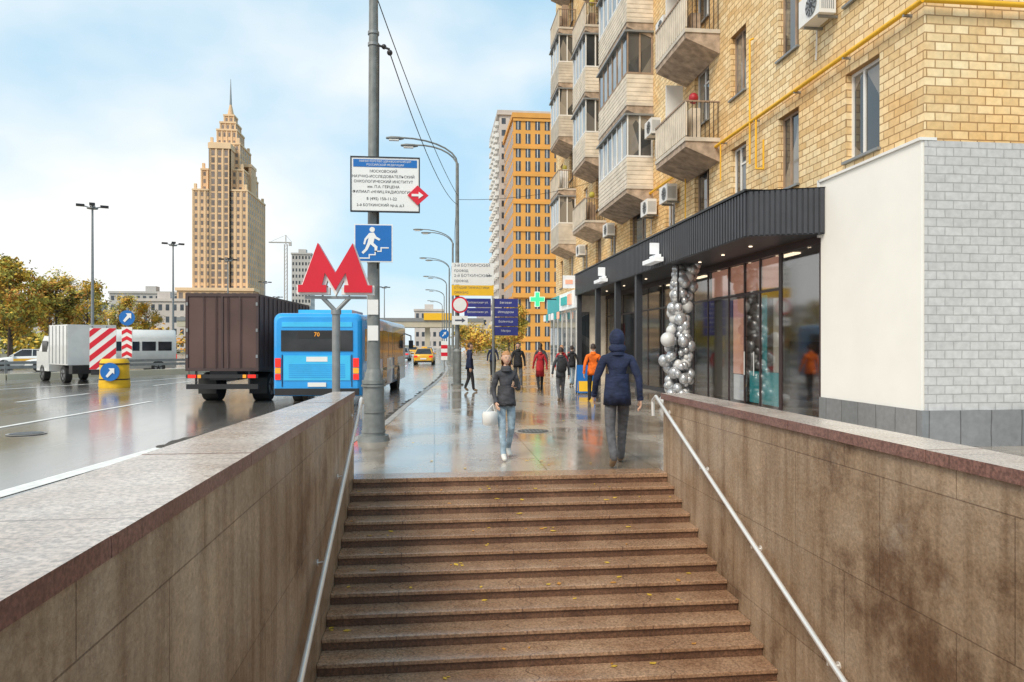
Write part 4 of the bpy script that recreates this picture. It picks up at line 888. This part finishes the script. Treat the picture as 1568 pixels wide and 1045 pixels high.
# ------------------------------------------------------------------ trees
def tree_mesh(seed, h, rad, mats, nl=6200, leaf=.19):
    g = MB(); r = random.Random(seed); tips = []
    g.cyl((0, 0, 0), (.1, 0, h * .4), h * .016, 'bark', h * .011, 8); g.cyl((.1, 0, h * .4), (.0, .1, h * .92), h * .011, 'bark', h * .003, 7)
    for i in range(30):
        z = h * r.uniform(.22, .85); a = r.uniform(0, 6.28); t = (z / h); ln = rad * (1.15 - abs(t - .42) * 1.6) * r.uniform(.6, 1.1)
        b = Vector((.08, 0, z)); e = b + Vector((math.cos(a) * ln, math.sin(a) * ln, ln * r.uniform(.5, 1.2)))
        g.cyl(b, e, h * .004, 'bark', h * .0012, 5); tips.append(e); tips.append(b.lerp(e, .6))
        for q in range(3):
            e2 = e + Vector((r.gauss(0, .5), r.gauss(0, .5), r.uniform(.1, .8))) * rad * .3; g.cyl(b.lerp(e, .6), e2, h * .0016, 'bark', h * .0008, 4); tips.append(e2)
    tips.append(Vector((0, 0, h * .97)))
    per = nl // len(tips)
    for c in tips:
        km = r.choices(mats, k=1)[0]; s0 = rad * r.uniform(.10, .2)
        for q in range(int(per * r.uniform(.2, 1.7))):
            p = c + Vector((r.gauss(0, s0), r.gauss(0, s0), r.gauss(0, s0 * .8)))
            u = Vector((r.gauss(0, 1), r.gauss(0, 1), r.gauss(0, 1))).normalized(); w = u.orthogonal().normalized(); l = leaf * r.uniform(.5, 1.2)
            g.add([p - u * l, p + w * l * .5, p + u * l, p - w * l * .5], [(0, 1, 2, 3)], km if r.random() < .75 else r.choice(mats))
    return g
TM = ['leafy', 'leafg', 'leafy', 'leafd', 'leafo', 'leafg']
protos = [tree_mesh(1, 10, 2.3, TM).finish('tree', fix=False), tree_mesh(2, 10, 2.0, TM).finish('tree', fix=False)]
tp = [(-40.5, 73.5, 1.0), (-37.5, 76, .93), (-39.0, 86, .9), (-44.5, 79, 1.02), (-52, 95, .95), (-49, 84, 1), (-43, 104, .85), (-55, 110, 1.0), (-49, 130, .9), (8.0, 72, .62), (9.5, 92, .7), (5, 140, .6), (-41, 150, .7)]
for i, (x, y, s0) in enumerate(tp):
    if i < 2: t = protos[i]
    else: t = bpy.data.objects.new('tree', protos[i % 2].data); S.collection.objects.link(t)
    t.location = (x, y, -.15); t.scale = (s0, s0, s0); t.rotation_euler = (0, 0, i * 1.3)
g = MB(); r = random.Random(9)
for i in range(150):
    x = r.uniform(-190, -45); y = 150 + r.uniform(0, 30); c = Vector((x, y, r.uniform(1, 4.5))); s0 = r.uniform(1, 1.9); km = r.choice(TM)
    for q in range(90):
        p = c + Vector((r.gauss(0, s0), r.gauss(0, s0), r.gauss(0, s0 * .8))); p.z = max(.0, p.z); u = Vector((r.gauss(0, 1), r.gauss(0, 1), r.gauss(0, 1))).normalized(); w = u.orthogonal().normalized(); l = .5
        g.add([p - u * l, p + w * l * .6, p + u * l, p - w * l * .6], [(0, 1, 2, 3)], km)
for i in range(50):
    x = r.uniform(6, 16); y = 145 + r.uniform(0, 10); c = Vector((x, y, r.uniform(1, 4.5))); s0 = 1.1; km = r.choice(TM)
    for q in range(60):
        p = c + Vector((r.gauss(0, s0), r.gauss(0, s0), r.gauss(0, s0 * .8))); p.z = max(.0, p.z); u = Vector((r.gauss(0, 1), r.gauss(0, 1), r.gauss(0, 1))).normalized(); w = u.orthogonal().normalized(); l = .3
        g.add([p - u * l, p + w * l * .6, p + u * l, p - w * l * .6], [(0, 1, 2, 3)], km)
g.finish('distant_trees', fix=False)

# ------------------------------------------------------------------ people
def skin_geo(verts, edges, radii, roots, sub=2):
    me = bpy.data.meshes.new('sk'); bm = bmesh.new(); lay = bm.verts.layers.skin.verify(); bv = []
    for i, p in enumerate(verts):
        v = bm.verts.new(p); v[lay].radius = (radii[i], radii[i]); v[lay].use_root = i in roots; bv.append(v)
    for a, b in edges: bm.edges.new((bv[a], bv[b]))
    bm.to_mesh(me); bm.free(); ob = bpy.data.objects.new('sk', me); S.collection.objects.link(ob)
    md = ob.modifiers.new('s', 'SKIN'); md.use_smooth_shade = True; md.branch_smoothing = .4
    sb = ob.modifiers.new('u', 'SUBSURF'); sb.levels = sub; sb.render_levels = sub
    dg = bpy.context.evaluated_depsgraph_get(); ev = ob.evaluated_get(dg); m2 = ev.to_mesh()
    out = ([v.co.copy() for v in m2.vertices], [tuple(p.vertices) for p in m2.polygons]); ev.to_mesh_clear()
    bpy.data.objects.remove(ob); bpy.data.meshes.remove(me); return out
def make_hand():
    V = []; E = []; Rr = []; roots = []
    for fy, ln, z0 in ((-.030, .072, -.080), (-.010, .082, -.086), (.011, .075, -.084), (.030, .058, -.076)):
        o = len(V); roots.append(o)
        for t, cx_ in ((-.45, 0), (0, 0), (.45, .008), (.8, .026), (1, .040)):
            V.append((cx_, fy * (1 + .12 * max(t, 0)), z0 - ln * t * (1 - .12 * max(0, t)))); Rr.append(.0095 if t < .9 else .0075)
        E += [(o + i, o + i + 1) for i in range(4)]
    o = len(V); roots.append(o); V += [(0, -.015, -.025), (.008, -.045, -.05), (.016, -.058, -.075), (.02, -.06, -.098)]; Rr += [.014, .012, .010, .008]; E += [(o, o + 1), (o + 1, o + 2), (o + 2, o + 3)]
    return skin_geo(V, E, Rr, roots, 1)
HAND = make_hand()
def seg_d(p, a, b):
    ab = b - a; t = max(0, min(1, (p - a).dot(ab) / max(1e-9, ab.length_squared))); return (p - (a + ab * t)).length
def human(name, x, y, yaw, H, top, leg, shoe, hair, hood=False, coat=.82, longhair=False, pose='walk', female=False, bag=None, stride=1.0, mirror=False):
    sw = .145 if female else .172
    g = MB(); g.xf = place(x, y, 0.0, yaw, H / 1.76)
    if mirror: g.xf = g.xf @ Matrix.Scale(-1, 4, (1, 0, 0))
    s = stride
    J = {'pel': (0, 0, .95), 'wai': (0, 0, 1.10), 'che': (0, .005, 1.27), 'upc': (0, .01, 1.39), 'nek': (0, 0, 1.49), 'nk2': (0, -.015, 1.57),
         'shL': (-sw, .01, 1.395), 'shR': (sw, .01, 1.395),
         'hiL': (-.09, 0, .88), 'hiR': (.09, 0, .88),
         'knL': (-.095, -.17 * s, .49), 'anL': (-.09, -.25 * s, .10), 'toL': (-.10, -.25 * s - .15, .045),
         'knR': (.095, .03 * s, .48), 'anR': (.09, .30 * s, .15 if s > .3 else .09), 'toR': (.10, .30 * s - .13, .04)}
    if pose == 'phone':
        J.update({'elL': (-sw - .06, .04, 1.14), 'wrL': (-sw - .05, -.12, .94), 'elR': (sw + .06, -.02, 1.14), 'wrR': (.10, -.25, 1.20)})
    else:
        J.update({'elL': (-sw - .09, .10 * s, 1.14), 'wrL': (-sw - .11, .08 * s, .88), 'elR': (sw + .09, -.04 * s, 1.14), 'wrR': (sw + .10, -.20 * s, .92)})
    rad = {'pel': .125, 'wai': .115, 'che': .14, 'upc': .105, 'nek': .058, 'nk2': .05, 'shL': .072, 'shR': .072, 'elL': .050, 'elR': .050, 'wrL': .036, 'wrR': .036,
           'hiL': .095, 'hiR': .095, 'knL': .066, 'knR': .066, 'anL': .052, 'anR': .052, 'toL': .042, 'toR': .042}
    if female:
        for k in rad: rad[k] *= .9
    bones = [('pel', 'wai', 't'), ('wai', 'che', 't'), ('che', 'upc', 't'), ('upc', 'nek', 'n'), ('nek', 'nk2', 'n'), ('upc', 'shL', 't'), ('upc', 'shR', 't'), ('shL', 'elL', 't'), ('shR', 'elR', 't'), ('elL', 'wrL', 't'), ('elR', 'wrR', 't'),
             ('pel', 'hiL', 'l'), ('pel', 'hiR', 'l'), ('hiL', 'knL', 'l'), ('hiR', 'knR', 'l'), ('knL', 'anL', 'l'), ('knR', 'anR', 'l'), ('anL', 'toL', 'f'), ('anR', 'toR', 'f')]
    keys = list(J); idx = {k: i for i, k in enumerate(keys)}
    V, F = skin_geo([J[k] for k in keys], [(idx[a], idx[b]) for a, b, _ in bones], [rad[k] for k in keys], [0], 2)
    bv = [(Vector(J[a]), Vector(J[b]), t) for a, b, t in bones]
    for i, v in enumerate(V):
        if abs(v.x) < .22 and .85 < v.z < 1.48: 
            d = min(seg_d(v, a, b) for a, b, t in bv[:3]); da = min(seg_d(v, a, b) for a, b, t in bv[7:11])
            if d < da + .05: v.y *= .84
        v.z = max(v.z, .002)
    groups = {}
    for f in F:
        c = sum((V[i] for i in f), Vector()) / len(f)
        t = min(((seg_d(c, a, b), t) for a, b, t in bv), key=lambda q: q[0])[1]
        if t == 'f' or c.z < .07: k = shoe
        elif t == 'n': k = top if c.z < 1.485 else 'skin'
        elif t == 'l': k = leg
        else: k = top
        groups.setdefault(k, []).append(f)
    o = len(g.v); g.v += [tuple(g.xf @ v) for v in V]
    for k, fs in groups.items():
        i = g.mi(k)
        for f in fs: g.f.append([o + a for a in f]); g.m.append(i); g.s.append(True)
    n = 20; fx = .9 if female else 1.0
    def er(rx, ry, z, cy=0): return [(rx * fx * math.cos(q * 6.283 / n) * (1 + .03 * math.sin(q * 2.1)), cy + ry * math.sin(q * 6.283 / n) * (1 + .04 * math.sin(q * 3.3)), z + .008 * math.sin(q * 2.7)) for q in range(n)]
    g.loft([er(.150, .115, 1.20), er(.158, .122, 1.06), er(.170, .132, .95), er(.178, .145 + .02 * s, coat), er(.168, .135 + .02 * s, coat + .012), er(.15, .12, 1.0)], top, cap=False)
    g.loft([[(r0 * math.cos(q * .3142), -.003 + r0 * math.sin(q * .3142), z) for q in range(20)] for r0, z in ((.10, 1.44), (.083, 1.485), (.076, 1.525), (.066, 1.52), (.07, 1.46))], top, cap=False)
    for sd in ('L', 'R'):
        w = Vector(J['wr' + sd]); e = Vector(J['el' + sd]); d = (w - e).normalized()
        g.cyl(w - d * .03, w + d * .015, .043 * (0.9 if female else 1), top, .041, 14)
        q = Vector((0, 0, -1)).rotation_difference(d).to_matrix().to_4x4(); X = Matrix.Translation(w) @ q
        if sd == 'R': X = X @ Matrix.Scale(-1, 4, (1, 0, 0))
        g.add([tuple(v) for v in HAND[0]], HAND[1], 'skin', True, X); g.ball((0, 0, -.045), (.017, .042, .052), 'skin', 12, 8, X); g.cyl((0, 0, .01), (0, 0, -.03), .026, 'skin', n=10, xf=X)
    hc = Vector((0, -.025, 1.648)); vs = []; fs = []; nu, nv = 28, 20
    for j in range(nv + 1):
        t = math.pi * j / nv
        for i in range(nu):
            p = 2 * math.pi * i / nu; X_, Y_, Z_ = math.sin(t) * math.cos(p), math.sin(t) * math.sin(p), math.cos(t)
            wx, wy = .076, .095
            if Z_ < 0: wx *= 1 + .36 * Z_; 
            yy = Y_ * wy * (1 + (.10 * Z_ if Y_ > 0 else 0)) - (.012 * max(0, -Z_))
            zz = Z_ * .113
            fr = max(0, -Y_)
            ex = abs(abs(X_) - .38)
            if fr > .6 and ex < .2 and abs(Z_) < .16: yy += .008 * (1 - ex / .2) * (1 - abs(Z_) / .16)
            vs.append((X_ * wx, yy, zz))
    for j in range(nv):
        for i in range(nu): a = j * nu + i; b = j * nu + (i + 1) % nu; fs.append((a, a + nu, b + nu, b))
    HX = Matrix.Translation(hc)
    g.add(vs, fs, 'skin', True, HX)
    g.loft([[(a * wn, -.088 - dp, z) for a in (-1, 0, 1)] + [(0, -.088 - dp - .004 - dp2, z)] for wn, dp, dp2, z in ((.006, .0, .001, .022), (.008, .004, .008, 0), (.013, .006, .014, -.022), (.012, .0, .004, -.032))], 'skin', xf=HX)
    g.ball((0, -.090, -.052), (.022, .008, .006), 'lip', 12, 6, HX)
    for s0 in (-1, 1):
        g.ball((s0 * .029, -.083, .004), (.013, .007, .007), 'white', 10, 6, HX); g.ball((s0 * .029, -.089, .004), (.006, .003, .006), 'hairdark', 8, 5, HX)
        g.box(s0 * .029 - .016, s0 * .029 + .016, -.094, -.084, .020, .025, hair, HX); g.ball((s0 * .077, .008, -.005), (.009, .018, .028), 'skin', 10, 6, HX)
    def shell(k, gx, gy, gz, cut, long_=0, lift=0):
        vs = []; fs = []; keep = {}
        for j in range(nv + 1):
            t = math.pi * j / nv
            for i in range(nu):
                p = 2 * math.pi * i / nu; X_, Y_, Z_ = math.sin(t) * math.cos(p), math.sin(t) * math.sin(p), math.cos(t)
                w = 1 + .03 * math.sin(9 * p + 3 * t)
                zz = Z_ * gz + lift
                if long_ and Z_ < 0: zz = Z_ * (gz + long_)
                vs.append((X_ * gx * w * (1 if Z_ > -.8 else .8), Y_ * gy * w + .008, zz)); keep[len(vs) - 1] = cut(X_, Y_, Z_)
        for j in range(nv):
            for i in range(nu):
                a = j * nu + i; b = j * nu + (i + 1) % nu; f = (a, a + nu, b + nu, b)
                if all(keep[q] for q in f): fs.append(f)
        g.add(vs, fs, k, True, HX)
    if hood:
        shell(top, .098, .115, .132, lambda X_, Y_, Z_: not (Y_ < -.55 and -.7 < Z_ < .62), 0)
        g.ball((0, .05, -.12), (.115, .075, .07), top, 16, 10, HX)
    else:
        shell(hair, .086, .106, .122, (lambda X_, Y_, Z_: (Z_ > .42 or Y_ > (-.18 if longhair else .1)) and not (Z_ < -.45 and not longhair)), .10 if longhair else 0)
    if bag == 'white':
        g.loft([[(a * w_ - .30, b * .05 - .14, z) for a, b in ((-1, -1), (1, -1), (1, 1), (-1, 1))] for w_, z in ((.08, .58), (.11, .60), (.12, .76), (.10, .80))], 'whitepvc', True); g.tube([(-.36, -.14, .80), (-.25, -.15, .92), (-.22, -.14, .80)], .006, 'whitepvc', 6)
    if bag == 'pack':
        g.loft([[(a * w_, .13 + b * d_, z) for a, b in ((-1, 0), (1, 0), (.9, 1), (-.9, 1))] for w_, d_, z in ((.12, .10, .98), (.15, .15, 1.05), (.15, .14, 1.3), (.10, .06, 1.4))], 'blackcloth', True)
        for s0 in (-1, 1): g.tube([(s0 * .1, .14, 1.4), (s0 * .11, 0, 1.50), (s0 * .11, -.15, 1.35)], .012, 'blackcloth', 6)
    if pose == 'phone':
        g.box(.04, .11, -.36, -.348, 1.2, 1.34, 'darkmetal')
    zmin = min(v[2] for v in g.v); g.v = [(a, b, c - zmin + .004) for a, b, c in g.v]
    return g.finish(name)
human('walking_woman', 1.05, 10.55, R(8), 1.60, 'darkjacket', 'jeans', 'shoewhite', 'hairfair', pose='phone', female=True, bag='white', longhair=True, stride=.8, coat=.88)
human('walking_man', 2.52, 9.75, R(176), 1.90, 'navy', 'greytrouser', 'shoe', 'hairdark', hood=True, stride=.9, coat=.80)
human('pedestrian_woman', 3.72, 21, R(182), 1.62, 'darkjacket', 'greytrouser', 'shoe', 'hairdark', female=True, bag='pack', stride=.7, coat=.8)
human('pedestrian_man', 4.65, 20.8, R(175), 1.72, 'orangejacket', 'blackcloth', 'shoe', 'hairdark', stride=.7, mirror=True)
human('pedestrian_woman', 3.75, 25.4, R(185), 1.66, 'redcoat', 'blackcloth', 'shoe', 'hairdark', female=True, stride=.6, coat=.6)
human('pedestrian_man', 1.25, 25.7, R(100), 1.76, 'navy', 'blackcloth', 'shoe', 'hairdark', stride=.5)
human('pedestrian_man', 3.2, 27.5, R(5), 1.78, 'blackcloth', 'greytrouser', 'shoe', 'hairdark', stride=.7, mirror=True)
human('pedestrian_woman', 4.9, 27.5, R(10), 1.68, 'redcoat', 'blackcloth', 'shoe', 'hairfair', female=True, longhair=True, stride=.6)
human('pedestrian_man', 4.6, 31, R(182), 1.76, 'darkjacket', 'greytrouser', 'shoe', 'hairdark', stride=.6)
human('pedestrian_man', 3.0, 37, R(0), 1.75, 'navy', 'blackcloth', 'shoe', 'hairdark', stride=.6)
human('pedestrian_woman', 5.6, 29.0, R(185), 1.66, 'blackcloth', 'jeans', 'shoe', 'hairdark', female=True, stride=.6)
g = MB(); 
for s0 in (-1, 1):
    X = Matrix.Translation((5.1, 24 + s0 * .2, 0)) @ Matrix.Rotation(s0 * .18, 4, 'X'); g.box(-.3, .3, -.015, .015, .05, 1.0, 'signblue', X); g.box(-.26, .26, -.022, -.016, .1, .45, 'signyellow', X); g.box(-.26, .26, .016, .022, .1, .45, 'signyellow', X)
    for q in (-.27, .27): g.box(q - .02, q + .02, -.015, .015, 0, .05, 'darkmetal', X)
g.finish('sandwich_board')

# ------------------------------------------------------------------ sky and sun
w = bpy.data.worlds.new('World'); S.world = w; w.use_nodes = True; nt = w.node_tree; bg = nt.nodes['Background']
sky = N(nt, 'ShaderNodeTexSky', sky_type='NISHITA'); sky.sun_disc = False; EL, AZ = 46, 218
sky.sun_elevation = R(EL); sky.sun_rotation = R(AZ); sky.air_density = 1.0; sky.dust_density = 1.5; sky.ozone_density = 1.0
tc = N(nt, 'ShaderNodeTexCoord'); mp = N(nt, 'ShaderNodeMapping'); mp.inputs['Scale'].default_value = (1, 1, 1.8); L(nt, tc.outputs['Generated'], mp.inputs[0])
nz = noisetex(nt, mp.outputs[0], 2.6, 5, 0.45)
sp = N(nt, 'ShaderNodeSeparateXYZ'); L(nt, tc.outputs['Generated'], sp.inputs[0])
a1 = N(nt, 'ShaderNodeMath', operation='MULTIPLY_ADD'); L(nt, sp.outputs[0], a1.inputs[0]); a1.inputs[1].default_value = -.32; L(nt, nz, a1.inputs[2])
a2 = N(nt, 'ShaderNodeMath', operation='MULTIPLY_ADD'); L(nt, sp.outputs[2], a2.inputs[0]); a2.inputs[1].default_value = -.34; L(nt, a1.outputs[0], a2.inputs[2])
fac = ramp(nt, a2.outputs[0], [(0.36, 0), (0.62, 1)])
haze = mix(nt, 0.75, sky.outputs[0], (4.1, 6.2, 7.5))
col = mix(nt, fac, haze, (7.3, 7.35, 7.25))
L(nt, col, bg.inputs[0]); bg.inputs[1].default_value = 0.145
sd = bpy.data.lights.new('sun', 'SUN'); sd.energy = 2.9; sd.angle = R(24); sd.color = (1, .90, .74)
so = bpy.data.objects.new('sun', sd); S.collection.objects.link(so)
az = R(AZ); dirv = Vector((math.sin(az) * math.cos(R(EL)), math.cos(az) * math.cos(R(EL)), math.sin(R(EL))))
so.rotation_euler = (-dirv).to_track_quat('-Z', 'Y').to_euler(); so.location = dirv * 100
# ------------------------------------------------------------------ camera
cd = bpy.data.cameras.new('camera'); cam = bpy.data.objects.new('camera', cd); S.collection.objects.link(cam)
cam.location = (0, 0, 1.68); cam.rotation_euler = (R(90), 0, R(-6.16)); cd.sensor_width = 36; cd.lens = 25.26; cd.shift_y = .0035; cd.clip_start = .05; cd.clip_end = 6000
S.camera = cam
S.view_settings.view_transform = 'Standard'; S.view_settings.look = 'None'; S.view_settings.exposure = 0
